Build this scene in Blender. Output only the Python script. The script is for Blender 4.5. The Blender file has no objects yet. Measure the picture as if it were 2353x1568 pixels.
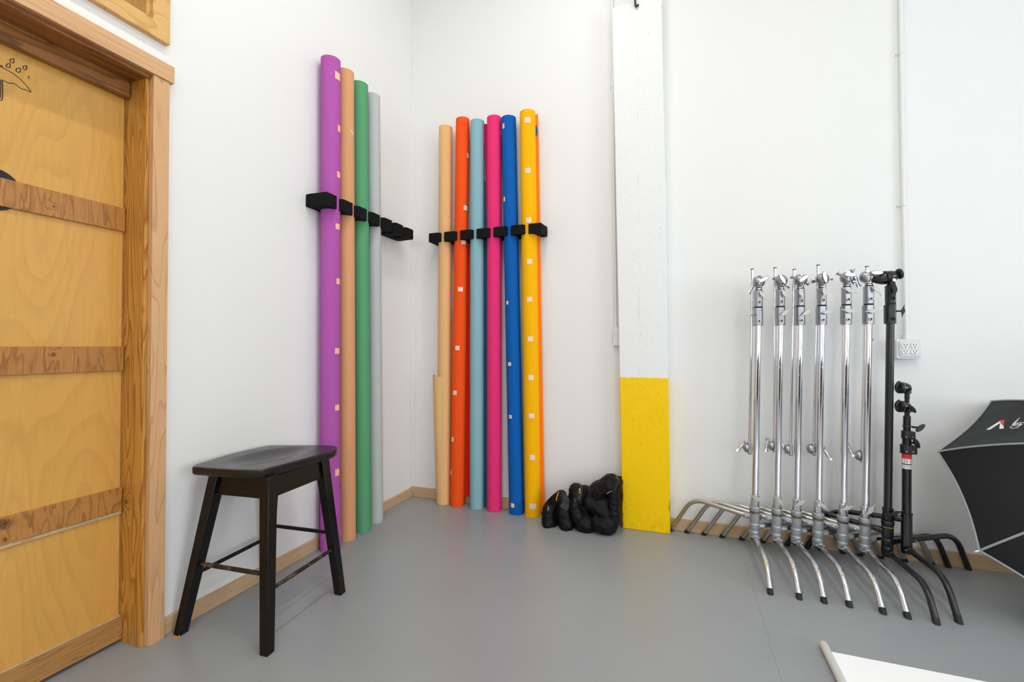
import bpy, bmesh, math, random
from mathutils import Vector as V, Matrix, noise
from mathutils.bvhtree import BVHTree
random.seed(7)
PI = math.pi
scene = bpy.context.scene
col = scene.collection

# ------------------------------------------------------------------ camera
F, CX, CY = 1044.0, 1176.5, 784.0
CAM = V((1.884, -2.975, 1.12)); YAW = math.atan(379/F); PITCH = math.atan(13.5/F)
fwd = V((-math.sin(YAW)*math.cos(PITCH), math.cos(YAW)*math.cos(PITCH), math.sin(PITCH)))
rgt = V((math.cos(YAW), math.sin(YAW), 0)); upv = rgt.cross(fwd)
cd = bpy.data.cameras.new('camera'); cam = bpy.data.objects.new('camera', cd); col.objects.link(cam)
cd.sensor_width = 36; cd.lens = 36*F/2353; cd.clip_start = .05
cam.matrix_world = Matrix.Translation(CAM) @ Matrix((rgt, upv, -fwd)).transposed().to_4x4()
scene.camera = cam
def ray(px, py): return (fwd + rgt*((px-CX)/F) - upv*((py-CY)/F)).normalized()
def onplane(px, py, ax, v):                    # measured point on a plane of the room
    r = ray(px, py); return CAM + r*((v-CAM[ax])/r[ax])
def bw(px, py, y=0): return onplane(px, py, 1, y)
def lw(px, py, x=0): return onplane(px, py, 0, x)
def fl(px, py, z=0): return onplane(px, py, 2, z)
def vp(px, py, a, b):
    n = V((-(b[1]-a[1]), b[0]-a[0], 0)); r = ray(px, py); return CAM + r*(n.dot(V((a[0], a[1], 0))-CAM)/n.dot(r))

# ------------------------------------------------------------------ materials
def lin(c): return tuple((x/255/12.92 if x <= 10 else ((x/255+.055)/1.055)**2.4) for x in c)+(1,)
def mat(name, c=None, rough=.5, metal=0, **kw):
    m = bpy.data.materials.new(name); m.use_nodes = True
    b = m.node_tree.nodes['Principled BSDF']
    if c: b.inputs['Base Color'].default_value = lin(c)
    b.inputs['Roughness'].default_value = rough; b.inputs['Metallic'].default_value = metal
    for k, v in kw.items(): b.inputs[k].default_value = v
    return m
class NT:
    def __init__(s, m): s.m = m; s.t = m.node_tree; s.b = s.t.nodes['Principled BSDF']
    def n(s, typ, **kw):
        x = s.t.nodes.new(typ)
        for k, v in kw.items():
            if k.startswith('i_'): x.inputs[k[2:].replace('_', ' ')].default_value = v
            else: setattr(x, k, v)
        return x
    def l(s, a, b): s.t.links.new(a, b)
    def pos(s, scale=(1,1,1), loc=(0,0,0)):
        tc = s.n('ShaderNodeNewGeometry'); mp = s.n('ShaderNodeMapping')
        mp.inputs['Scale'].default_value = scale; mp.inputs['Location'].default_value = loc
        s.l(tc.outputs['Position'], mp.inputs[0]); return mp.outputs[0]
    def noise(s, vec, scale=5, detail=3, rough=.5, dist=0):
        x = s.n('ShaderNodeTexNoise'); s.l(vec, x.inputs['Vector'])
        x.inputs['Scale'].default_value = scale; x.inputs['Detail'].default_value = detail
        x.inputs['Roughness'].default_value = rough; x.inputs['Distortion'].default_value = dist
        return x.outputs['Fac']
    def ramp(s, fac, stops):
        x = s.n('ShaderNodeValToRGB'); e = x.color_ramp.elements
        while len(e) < len(stops): e.new(.5)
        for i, (p, c) in enumerate(stops):
            e[i].position = p; e[i].color = c if len(c) == 4 else lin(c)
        s.l(fac, x.inputs[0]); return x.outputs[0]
    def math(s, op, a, b=None, c=None, clamp=False):
        x = s.n('ShaderNodeMath', operation=op, use_clamp=clamp)
        for i, q in enumerate((a, b, c)):
            if q is None: continue
            if isinstance(q, (int, float)): x.inputs[i].default_value = q
            else: s.l(q, x.inputs[i])
        return x.outputs[0]
    def mix(s, fac, a, b, mode='MIX'):
        x = s.n('ShaderNodeMix', data_type='RGBA', blend_type=mode)
        if isinstance(fac, (int, float)): x.inputs[0].default_value = fac
        else: s.l(fac, x.inputs[0])
        for i, q in ((6, a), (7, b)):
            if isinstance(q, tuple): x.inputs[i].default_value = q if len(q) == 4 else lin(q)
            else: s.l(q, x.inputs[i])
        return x.outputs[2]
    def bump(s, h, strength=.2, dist=.01):
        x = s.n('ShaderNodeBump'); x.inputs['Strength'].default_value = strength; x.inputs['Distance'].default_value = dist
        s.l(h, x.inputs['Height']); s.l(x.outputs[0], s.b.inputs['Normal'])
    def base(s, c): s.l(c, s.b.inputs['Base Color'])
    def sep(s, vec=None):
        x = s.n('ShaderNodeSeparateXYZ'); s.l(vec or s.pos(), x.inputs[0]); return x.outputs

def wall_mat(name, c, rough=.6, bump=.12, sc=14):
    m = mat(name, c, rough); t = NT(m)
    p = t.pos()
    big = t.noise(p, 1.3, 2); t.base(t.mix(t.math('MULTIPLY', big, .05), lin(c), lin(tuple(x*.9 for x in c))))
    t.bump(t.noise(p, sc, 4, .6), bump, .01); return m
M = {}
M['wall'] = wall_mat('painted_white_wall', (236, 235, 232), .55, .10)
M['darkwall'] = wall_mat('darkened_rear_wall', (74, 68, 62), .8, .2)  # for the unseen rear wall, made dark so the chrome picks up dark bands
M['ceil'] = wall_mat('painted_ceiling', (238, 238, 236), .8, .05)

def floor_mat():
    m = mat('grey_painted_floor', (150, 150, 149), .32); t = NT(m); p = t.pos(); X, Y, Z = t.sep(p)[:3]
    wob = t.math('MULTIPLY', t.math('SUBTRACT', t.noise(p, 2.2, 2), .5), .03)
    # plank seams run parallel to the back wall, every 57 mm, mostly filled by paint
    fr = t.math('FRACT', t.math('MULTIPLY', t.math('ADD', Y, t.math('MULTIPLY', wob, .15)), 1/.0825))
    seam = t.math('SUBTRACT', 1, t.math('DIVIDE', t.math('ABSOLUTE', t.math('SUBTRACT', fr, .5)), .018), clamp=True)
    patch = t.ramp(t.noise(t.pos((.9, 14, 1), (3, 1, 0)), 2.0, 2), [(.47, (0,0,0,1)), (.62, (1,1,1,1))])
    right = t.math('MULTIPLY', t.math('SUBTRACT', X, 1.75), 1.6, clamp=True)
    seam = t.math('MULTIPLY', t.math('MULTIPLY', seam, patch), right)
    # one long crack across the planks
    wig = t.math('MULTIPLY', t.math('SUBTRACT', t.noise(t.pos((0, 1, 0)), 7, 2), .5), .018)
    cr = t.math('SUBTRACT', 1, t.math('DIVIDE', t.math('ABSOLUTE', t.math('SUBTRACT', X, t.math('ADD', 2.209, wig))), .0018), clamp=True)
    cm = t.ramp(t.noise(t.pos((0, 1, 0)), 5, 2), [(.36, (0,0,0,1)), (.50, (1,1,1,1))])
    ylim = t.math('LESS_THAN', Y, -.33); ylim2 = t.math('GREATER_THAN', Y, -1.3)
    cr = t.math('MULTIPLY', t.math('MULTIPLY', cr, cm), t.math('MULTIPLY', ylim, ylim2))
    line = t.math('MAXIMUM', seam, cr)
    base = t.mix(t.noise(p, 3, 4), (145, 148, 149), (152, 155, 156))
    spk = t.ramp(t.noise(p, 260, 0), [(.79, (0,0,0,1)), (.82, (1,1,1,1))])
    spm = t.ramp(t.noise(p, 21, 1), [(.58, (0,0,0,1)), (.66, (1,1,1,1))])
    base = t.mix(t.math('MULTIPLY', t.math('MULTIPLY', spk, spm), .5), base, (196, 192, 184))
    base = t.mix(t.math('MULTIPLY', line, .5), base, (70, 70, 70))
    t.base(base)
    t.l(t.math('ADD', t.math('MULTIPLY', t.noise(p, 6, 4), .16), .24), t.b.inputs['Roughness'])
    h = t.math('SUBTRACT', t.math('ADD', t.noise(p, 22, 4), t.math('MULTIPLY', t.noise(p, 2.5, 2), 1.2)), t.math('MULTIPLY', line, .8))
    t.bump(h, .09, .012); return m
M['floor'] = floor_mat()

def wood(name, base, light, dark, gs, K=6, sharp=.35, amt=.6, detail=1.5, fine=(60, 60, 3), fine_amt=.2, rough=.42, knots=(), loc=(0, 0, 0), coat=0.0, warp=.0, seed=0):
    """growth rings as contour lines of a stretched smooth noise"""
    m = mat(name, base, rough); t = NT(m); t.b.inputs['Coat Weight'].default_value = coat; t.b.inputs['Coat Roughness'].default_value = .2
    n = t.n('ShaderNodeTexNoise', noise_dimensions='4D'); t.l(t.pos(gs, loc), n.inputs['Vector'])
    for k, v in (('W', seed), ('Scale', 1), ('Detail', detail), ('Roughness', .45), ('Distortion', warp)): n.inputs[k].default_value = v
    val = n.outputs['Fac']
    for kx, ky, kz, kr in knots:
        d = t.n('ShaderNodeVectorMath', operation='DISTANCE'); t.l(t.pos(), d.inputs[0]); d.inputs[1].default_value = (kx, ky, kz)
        q = t.math('SUBTRACT', 1, t.math('DIVIDE', d.outputs['Value'], kr*4.5), clamp=True); val = t.math('ADD', val, t.math('MULTIPLY', t.math('MULTIPLY', q, q), 2.2/K))
    fr = t.math('FRACT', t.math('MULTIPLY', val, K))
    band = t.ramp(fr, [(0, (0,0,0,1)), (1-sharp, (.18,.18,.18,1)), (.93, (1,1,1,1)), (1, (0,0,0,1))])
    f = t.noise(t.pos(fine), 3, 4, .6)
    c = t.mix(t.math('MULTIPLY', t.noise(t.pos((3, 3, 3)), 1, 2), .8), lin(base), lin(light))
    c = t.mix(t.math('MULTIPLY', band, amt), c, lin(dark))
    c = t.mix(t.math('MULTIPLY', t.ramp(f, [(.42, (0,0,0,1)), (.72, (1,1,1,1))]), fine_amt), c, lin(dark))
    for kx, ky, kz, kr in knots:
        d = t.n('ShaderNodeVectorMath', operation='DISTANCE'); t.l(t.pos(), d.inputs[0]); d.inputs[1].default_value = (kx, ky, kz)
        dd = t.math('ADD', d.outputs['Value'], t.math('MULTIPLY', t.math('SUBTRACT', t.noise(t.pos(), 110, 3), .5), kr*1.3))
        k = t.math('MULTIPLY', t.math('SUBTRACT', 1.4, t.math('DIVIDE', dd, kr), clamp=True), .85)
        c = t.mix(k, c, (52, 26, 12))
    t.base(c); t.bump(t.math('ADD', t.noise(t.pos(fine), 3, 4), t.math('MULTIPLY', band, .4)), .06, .004)
    return m
# door timber
M['birch'] = wood('varnished_birch_ply', (208, 152, 68), (226, 172, 88), (160, 106, 42), (1, 4.2, .75), 19, .5, .16, 1.2, (3, 30, 3), .12, .34, loc=(0, 1.3, 1.1), coat=.2, warp=.35)
kn = [lw(122, 475, -.105), lw(121, 815, -.105), lw(8, 1205, -.105), lw(10, 1240, -.105)]
M['rail'] = wood('pine_ply_rail', (178, 118, 52), (198, 140, 72), (118, 64, 18), (1, 22, 4), 7, .45, .62, 2, (6, 90, 6), .35, .4,
                 [(k.x, k.y, k.z, r) for k, r in zip(kn, (.006, .007, .016, .007))], coat=.2, warp=.4)
M['plyedge'] = wood('door_bottom_pine', (172, 122, 64), (190, 142, 80), (120, 76, 34), (1, 4, 40), 5, .4, .5, 2, (4, 6, 90), .4, .45, coat=.1)
kj = onplane(293, 1152, 1, -1.84)
M['jamb'] = wood('varnished_pine_jamb', (200, 142, 58), (212, 158, 76), (156, 88, 8), (17, 17, 2.1), 12, .62, .92, .6, (90, 90, 5), .15, .32,
                 [(kj.x, kj.y, kj.z, .011)], loc=(.6, .2, .55), coat=.35, warp=.5, seed=2)
M['soffit'] = wood('varnished_pine_head', (150, 96, 44), (172, 116, 58), (92, 50, 16), (20, 2, 20), 6, .5, .8, 1.5, (60, 4, 60), .3, .35, coat=.3, warp=.3)
M['ledge'] = wood('pale_dusty_ply_edge', (196, 168, 122), (206, 178, 132), (110, 80, 48), (2, 3, 60), 4, .3, .4, 1, (4, 30, 90), .35, .6)
M['trim'] = wood('hemlock_casing', (212, 164, 116), (222, 178, 130), (176, 116, 74), (16, 16, 1.6), 9, .3, .5, .8, (110, 110, 5), .18, .5, warp=.4)
M['trimh'] = wood('hemlock_header', (212, 166, 116), (222, 178, 130), (182, 124, 80), (16, 1.2, 30), 8, .35, .45, 1, (90, 4, 120), .2, .5, warp=.2)
M['winwood'] = wood('yellow_pine_casing', (218, 172, 100), (226, 184, 116), (186, 130, 60), (12, 5, 12), 7, .3, .5, .8, (60, 20, 60), .15, .45, warp=.2)
M['baseb'] = wood('oak_baseboard', (202, 168, 128), (212, 180, 142), (170, 134, 98), (2.5, 2.5, 50), 5, .4, .4, 1.2, (6, 6, 110), .25, .5, warp=.2)
def stoolmat():
    m = mat('worn_black_lacquer', (12, 9, 8), .3, **{'Specular IOR Level': .35}); t = NT(m); p = t.pos()
    wear = t.ramp(t.noise(p, 75, 3, .7), [(.68, (0,0,0,1)), (.72, (1,1,1,1))])
    pt = t.n('ShaderNodeNewGeometry').outputs['Pointiness']
    edge = t.ramp(pt, [(.53, (0,0,0,1)), (.60, (1,1,1,1))])
    c = t.mix(t.math('MULTIPLY', t.math('MULTIPLY', wear, edge), .8), (12, 9, 8), (150, 118, 90))
    t.base(c); t.bump(t.noise(t.pos((4, 4, 30)), 6, 3), .05, .004)
    t.l(t.math('ADD', t.math('MULTIPLY', t.noise(p, 14, 3), .22), .2), t.b.inputs['Roughness']); return m
M['stool'] = stoolmat()
def seatmat():
    m = mat('worn_black_lacquer_seat', (24, 19, 17), .3); t = NT(m); p = t.pos()
    w = t.ramp(t.noise(t.pos((1, .5, 1)), 42, 5, .72), [(.60, (0,0,0,1)), (.68, (1,1,1,1))])
    zone = t.ramp(t.noise(p, 6, 1), [(.45, (0,0,0,1)), (.6, (1,1,1,1))])
    c = t.mix(t.math('MULTIPLY', t.math('MULTIPLY', w, zone), .4), (27, 22, 20), (96, 76, 62)); t.base(c)
    t.l(t.math('ADD', t.math('MULTIPLY', t.noise(p, 12, 4), .16), .16), t.b.inputs['Roughness']); return m
M['seat'] = seatmat()
def worn_dowel():
    m = mat('worn_lacquer_dowel', (26, 18, 14), .38); t = NT(m)
    w = t.ramp(t.noise(t.pos(), 24, 4, .7), [(.48, (0,0,0,1)), (.62, (1,1,1,1))])
    t.base(t.mix(t.math('MULTIPLY', w, .75), (24, 17, 13), (112, 84, 58))); return m
M['dowel'] = worn_dowel()
def paper(name, c, rough=.8):
    m = mat(name, c, rough); m.node_tree.nodes['Principled BSDF'].inputs['Specular IOR Level'].default_value = .18; t = NT(m)
    t.base(t.mix(t.math('MULTIPLY', t.noise(t.pos((1, 1, .3)), 6, 3), .12), lin(c), lin(tuple(x*.86 for x in c))))
    t.bump(t.noise(t.pos((1, 1, .25)), 9, 3), .05, .01); return m
PC = dict(purple=(178, 88, 168), peach=(218, 160, 114), green=(92, 160, 114), grey=(190, 192, 190), tan=(236, 186, 126), orange=(252, 86, 26),
          sky=(140, 184, 192), magenta=(238, 52, 118), blue=(8, 94, 176), yellow=(255, 184, 0), red=(216, 34, 10), navy=(40, 92, 120), orange2=(255, 126, 14), crimson=(196, 8, 74))
for k, c in PC.items(): M['p_'+k] = paper(k+'_paper', c)
def tapemat(name, a, b):
    m = mat(name, a, .6); t = NT(m); X, Y, Z = t.sep()[:3]
    s = t.math('SINE', t.math('MULTIPLY', t.math('ADD', Z, t.math('MULTIPLY', t.math('ADD', X, Y), 1.0)), 1100))
    t.base(t.mix(t.math('GREATER_THAN', s, .2), lin(a), lin(b))); return m
M['tape'] = tapemat('striped_paper_tape', (250, 236, 226), (240, 176, 140))
M['tapep'] = tapemat('orange_striped_tape', (255, 226, 186), (244, 140, 96))
M['tapek'] = tapemat('pink_striped_tape', (246, 186, 160), (240, 150, 140))
M['tapec'] = mat('clear_tape', (238, 206, 172), .35)
M['foam'] = mat('black_foam', (19, 18, 19), .9, **{'Specular IOR Level': .2}); t = NT(M['foam']); t.bump(t.noise(t.pos(), 260, 2), .35, .002)
M['chrome'] = mat('chrome', (228, 228, 232), .07, 1)
t = NT(M['chrome']); t.l(t.math('ADD', t.math('MULTIPLY', t.ramp(t.noise(t.pos((1,1,1)), 60, 4, .7), [(.55, (0,0,0,1)), (.75, (1,1,1,1))]), .16), .06), t.b.inputs['Roughness'])
M['satin'] = mat('brushed_cast_metal', (168, 168, 172), .3, 1)
t = NT(M['satin']); t.bump(t.noise(t.pos(), 120, 3), .08, .002)
M['lever'] = mat('pale_cast_lever', (196, 190, 182), .38, .6)
M['cast'] = mat('zinc_casting', (170, 174, 177), .42, .6)
t = NT(M['cast']); t.base(t.mix(t.noise(t.pos(), 40, 4), (158, 162, 165), (182, 185, 187))); t.bump(t.noise(t.pos(), 90, 3), .15, .003)
M['legmetal'] = mat('dull_steel_leg', (196, 192, 186), .2, 1)
M['blackmetal'] = mat('black_coated_metal', (13, 13, 14), .3, 0)
t = NT(M['blackmetal']); t.b.inputs['Coat Weight'].default_value = .3; t.bump(t.noise(t.pos(), 200, 2), .05, .001)
M['blackplastic'] = mat('black_plastic', (17, 17, 18), .45)
M['rubber'] = mat('black_rubber', (26, 26, 27), .7)
M['screwhead'] = mat('bright_screw', (220, 220, 222), .15, 1)
M['dark'] = mat('black_hole', (8, 8, 8), .8)
M['bag'] = mat('black_nylon', (8, 8, 9), .55, **{'Specular IOR Level': .22})
t = NT(M['bag']); t.bump(t.noise(t.pos(), 30, 3, .5), .5, .006); pass
M['webbing'] = mat('black_webbing', (24, 24, 24), .6)
M['yel'] = mat('yellow_thread', (206, 180, 20), .6)
M['white'] = mat('white_print', (235, 235, 235), .5)
M['redp'] = mat('red_print', (222, 50, 50), .5)
M['bluetape'] = mat('blue_tape', (20, 120, 180), .5)
M['fabric'] = mat('black_softbox_fabric', (19, 19, 22), .5, **{'Specular IOR Level': .3})
t = NT(M['fabric']); t.bump(t.math('ADD', t.noise(t.pos(), 600, 1), t.math('MULTIPLY', t.noise(t.pos(), 7, 2), 8)), .12, .004); pass
M['piping'] = mat('grey_piping', (150, 155, 158), .5)
M['diffuser'] = mat('white_diffuser_cloth', (238, 238, 236), .8)
M['box'] = mat('painted_metal_box', (226, 226, 224), .35)
M['recep'] = mat('white_receptacle', (240, 240, 238), .3)
M['conduit'] = mat('painted_conduit', (232, 232, 230), .45)
M['cable'] = mat('black_cable', (24, 24, 24), .5)
M['glass'] = mat('dark_teal_glass', (22, 52, 56), .05)
M['sheet'] = mat('white_vinyl', (250, 250, 250), .45)
M['tubew'] = mat('matte_white_tube', (206, 205, 198), .4)
M['ink'] = mat('black_ink', (26, 20, 14), .6)
M['debris'] = mat('orange_crumb', (206, 136, 30), .6)
def colmat():
    m = mat('painted_timber_column', (236, 236, 233), .5, **{'Specular IOR Level': .25}); t = NT(m); p = t.pos(); X, Y, Z = t.sep(p)[:3]
    e = t.math('ADD', .932, t.math('MULTIPLY', t.math('SUBTRACT', t.noise(t.pos((1, 1, .2)), 45, 3), .5), .016))
    f = t.math('LESS_THAN', Z, e)
    # hairline checks in the timber, running along the grain
    chk = t.ramp(t.noise(t.pos((26, 6, .45), (2.2, 0, 0)), 2.4, 1), [(.4970, (0,0,0,1)), (.4985, (1,1,1,1)), (.5, (0,0,0,1))])
    pt = t.ramp(t.noise(p, 5, 1), [(.46, (0,0,0,1)), (.62, (1,1,1,1))])
    wc = t.mix(t.math('MULTIPLY', t.math('MULTIPLY', chk, pt), .30), (236, 236, 233), (150, 146, 140))
    vo = t.n('ShaderNodeTexVoronoi'); t.l(p, vo.inputs['Vector']); vo.inputs['Scale'].default_value = 13
    hole = t.math('LESS_THAN', vo.outputs['Distance'], .035)
    wc = t.mix(t.math('MULTIPLY', hole, .7), wc, (80, 76, 70))
    wg = t.math('MULTIPLY', t.math('SUBTRACT', t.noise(t.pos((0, 0, 1)), 3, 4), .5), .02)
    crk = t.math('SUBTRACT', 1, t.math('DIVIDE', t.math('ABSOLUTE', t.math('SUBTRACT', X, t.math('ADD', 1.664, wg))), .0016), clamp=True)
    crk = t.math('MULTIPLY', crk, t.ramp(t.noise(t.pos((0, 0, 1), (0, 0, 2)), 4, 3), [(.50, (0,0,0,1)), (.60, (1,1,1,1))]))
    wc = t.mix(t.math('MULTIPLY', crk, .65), wc, (120, 112, 104))
    vo2 = t.n('ShaderNodeTexVoronoi'); t.l(t.pos((1, 1, 1), (.3, 0, .2)), vo2.inputs['Vector']); vo2.inputs['Scale'].default_value = 21
    wc = t.mix(t.math('MULTIPLY', t.math('LESS_THAN', vo2.outputs['Distance'], .035), .6), wc, (90, 84, 78))
    sm = t.math('MULTIPLY', t.math('SUBTRACT', 1, t.math('MULTIPLY', t.math('SUBTRACT', X, 1.56), 40), clamp=True), t.math('LESS_THAN', Z, .2))
    sm2 = t.math('MULTIPLY', t.math('MULTIPLY', t.math('SUBTRACT', X, 1.825), 60, clamp=True), t.math('LESS_THAN', Z, .2))
    low = t.math('MULTIPLY', t.math('SUBTRACT', .12, Z), 5, clamp=True)
    dn = t.ramp(t.noise(t.pos((1, 1, .6)), 42, 5, .7), [(.50, (0,0,0,1)), (.62, (1,1,1,1))])
    dirt = t.math('MULTIPLY', dn, t.math('ADD', t.math('MAXIMUM', sm, sm2), t.math('MULTIPLY', low, .35), clamp=True))
    yc = t.mix(t.noise(p, 9, 3), (250, 200, 0), (254, 208, 0))
    yc = t.mix(t.math('MULTIPLY', hole, .7), yc, (110, 84, 10))
    yc = t.mix(t.math('MULTIPLY', dirt, .85), yc, (52, 44, 20))
    t.base(t.mix(f, wc, yc))
    t.l(t.math('SUBTRACT', .5, t.math('MULTIPLY', f, .16)), t.b.inputs['Roughness'])
    h = t.math('ADD', t.noise(t.pos((1, 1, .7)), 34, 5, .6), t.math('MULTIPLY', f, .8)); h = t.math('SUBTRACT', h, t.math('MULTIPLY', t.math('MAXIMUM', chk, crk), .5))
    t.bump(h, .42, .007); return m
M['column'] = colmat()

# ------------------------------------------------------------------ mesh helpers
def nb(): return bmesh.new()
def obj(name, bm, m, parent=None, ang=35, bevel=0, origin=None, seg=2):
    me = bpy.data.meshes.new(name)
    bmesh.ops.remove_doubles(bm, verts=bm.verts, dist=1e-6)
    bmesh.ops.recalc_face_normals(bm, faces=bm.faces)
    o0 = origin if origin is not None else (parent_org(parent) if parent else V((0, 0, 0)))
    bmesh.ops.translate(bm, verts=bm.verts, vec=-V(o0))
    bm.to_mesh(me); bm.free()
    for mm in (m if isinstance(m, (list, tuple)) else [m]): me.materials.append(mm)
    if ang:
        for p in me.polygons: p.use_smooth = True
        me.set_sharp_from_angle(angle=math.radians(ang))
    o = bpy.data.objects.new(name, me); col.objects.link(o)
    if parent: o.parent = parent
    else: o.location = o0
    if bevel:
        b = o.modifiers.new('bevel', 'BEVEL'); b.width = bevel; b.segments = seg; b.limit_method = 'ANGLE'; b.angle_limit = math.radians(40)
    return o
def parent_org(p):
    v = V((0, 0, 0))
    while p: v += V(p.location); p = p.parent
    return v
def tag(o, label=None, cat=None, group=None, kind=None):
    if label: o['label'] = label
    if cat: o['category'] = cat
    if group: o['group'] = group
    if kind: o['kind'] = kind
    return o
def thing(name, label, cat, loc, group=None, kind=None):
    o = bpy.data.objects.new(name, None); col.objects.link(o); o.location = loc; o.empty_display_size = .05
    return tag(o, label, cat, group, kind)
def box(bm, lo, hi, mi=0):
    vs = [bm.verts.new((x, y, z)) for z in (lo[2], hi[2]) for y in (lo[1], hi[1]) for x in (lo[0], hi[0])]
    for f in ((0,2,3,1), (4,5,7,6), (0,1,5,4), (2,6,7,3), (0,4,6,2), (1,3,7,5)):
        bm.faces.new([vs[i] for i in f]).material_index = mi
def hexa(bm, p):         # 8 points: bottom 4 ccw, top 4 ccw
    vs = [bm.verts.new(q) for q in p]
    for f in ((0,3,2,1), (4,5,6,7), (0,1,5,4), (1,2,6,5), (2,3,7,6), (3,0,4,7)): bm.faces.new([vs[i] for i in f])
def frame(d):
    d = V(d).normalized(); a = V((0, 0, 1)) if abs(d.z) < .9 else V((1, 0, 0))
    u = a.cross(d).normalized(); return u, d.cross(u)
def prism(bm, pts, u, v, n, o, t, mi=0):      # polygon (a,b) in plane o + a u + b v, from -t/2 to t/2 along n
    u, v, n, o = V(u), V(v), V(n), V(o)
    A = [bm.verts.new(o+u*a+v*b-n*t/2) for a, b in pts]; B = [bm.verts.new(o+u*a+v*b+n*t/2) for a, b in pts]
    k = len(pts)
    fs = [bm.faces.new(A), bm.faces.new(B[::-1])]
    for i in range(k): fs.append(bm.faces.new((A[i], B[i], B[(i+1) % k], A[(i+1) % k])))
    for f in fs: f.material_index = mi
def lathe(bm, prof, o, d=(0, 0, 1), seg=24, mi=0, cap=True, a0=0, a1=2*PI, uv=None):   # prof: (r, h) along axis d from o
    u, v = uv if uv else frame(d); d = V(d).normalized(); o = V(o); rings = []; full = abs(a1-a0-2*PI) < 1e-6
    n = seg if full else seg+1
    for r, h in prof:
        rings.append([bm.verts.new(o+d*h+(u*math.cos(a0+(a1-a0)*i/seg)+v*math.sin(a0+(a1-a0)*i/seg))*max(r, 1e-5)) for i in range(n)])
    for a, b in zip(rings, rings[1:]):
        for i in range(n if full else n-1):
            bm.faces.new((a[i], a[(i+1) % n], b[(i+1) % n], b[i])).material_index = mi
    if cap and full:
        for r in (rings[0][::-1], rings[-1]): bm.faces.new(r).material_index = mi
def cyl(bm, a, b, r, r2=None, seg=16, mi=0):
    a, b = V(a), V(b); L = (b-a).length
    lathe(bm, [(r, 0), (r if r2 is None else r2, L)], a, b-a, seg, mi)
def smooth_path(pts, n=6):                    # Catmull-Rom through the points
    P = [V(p) for p in pts]; P = [P[0]*2-P[1]]+P+[P[-1]*2-P[-2]]; out = []
    for i in range(1, len(P)-2):
        for k in range(n):
            t = k/n
            out.append(.5*((2*P[i])+(-P[i-1]+P[i+1])*t+(2*P[i-1]-5*P[i]+4*P[i+1]-P[i+2])*t*t+(-P[i-1]+3*P[i]-3*P[i+1]+P[i+2])*t**3))
    out.append(P[-2]); return out
def tube(bm, pts, r, seg=12, mi=0, flat=None, cutz=None):
    P = [V(p) for p in pts]; rings = []; t0 = (P[1]-P[0]).normalized(); u, v = frame(t0)
    for i, p in enumerate(P):
        t = ((P[min(i+1, len(P)-1)]-P[max(i-1, 0)])).normalized()
        u = (u-t*u.dot(t)).normalized(); v = t.cross(u)
        rr = r[i] if isinstance(r, (list, tuple)) else r
        rings.append([bm.verts.new(p+(u*math.cos(2*PI*k/seg)+v*math.sin(2*PI*k/seg))*rr) for k in range(seg)])
    for a, b in zip(rings, rings[1:]):
        for k in range(seg): bm.faces.new((a[k], a[(k+1) % seg], b[(k+1) % seg], b[k])).material_index = mi
    bm.faces.new(rings[0][::-1]).material_index = mi; bm.faces.new(rings[-1]).material_index = mi
    if cutz is not None:
        g = bm.verts[:]+bm.edges[:]+bm.faces[:]
        r_ = bmesh.ops.bisect_plane(bm, geom=g, plane_co=(0, 0, cutz), plane_no=(0, 0, -1), clear_outer=True)
        ed = [e for e in r_['geom_cut'] if isinstance(e, bmesh.types.BMEdge)]
        if ed: bmesh.ops.contextual_create(bm, geom=ed)
def bezround(corners, r, n=6):                # polyline with rounded corners
    P = [V(c) for c in corners]; out = [P[0]]
    for i in range(1, len(P)-1):
        a, b, c = P[i-1], P[i], P[i+1]; da = min(r, (a-b).length*.49); dc = min(r, (c-b).length*.49)
        s = b+(a-b).normalized()*da; e = b+(c-b).normalized()*dc
        for k in range(n+1):
            t = k/n; out.append(s*(1-t)**2+b*2*t*(1-t)+e*t*t)
    out.append(P[-1]); return out

def B1(name, lo, hi, m, parent=None, bevel=0, **kw):
    bm = nb(); box(bm, lo, hi); return obj(name, bm, m, parent, bevel=bevel, **kw)

# ------------------------------------------------------------------ the room
RX, RY, RZ = 7.6, -8.2, 4.2
def struct(o): o['kind'] = 'structure'; return o
struct(B1('floor', (-.6, RY, -.1), (RX, .15, 0), M['floor'], ang=0))
struct(B1('ceiling', (-.15, RY, RZ), (RX+.15, .15, RZ+.1), M['ceil'], ang=0))
struct(B1('wall_back', (-.15, 0, 0), (RX, .15, RZ), M['wall'], ang=0))
JY, JB = -1.840, -2.86          # door opening
WY0, WZ0, WZ1, WY1 = -1.835, 2.37, 3.25, -2.78
bm = nb(); T = -.16
box(bm, (T, JY, 0), (0, 0, RZ)); box(bm, (T, RY, 0), (0, JB, RZ)); box(bm, (T, JB, 2.15), (0, JY, WZ0)); box(bm, (T, JB, WZ1), (0, JY, RZ))
box(bm, (T, JB, WZ0), (0, WY1, WZ1))
struct(obj('wall_left', bm, M['wall'], ang=0))
struct(B1('wall_beyond_door', (-.6, -3.2, 0), (-.5, -1.4, 4.2), M['wall'], ang=0)).name = 'wall_hallway'
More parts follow.
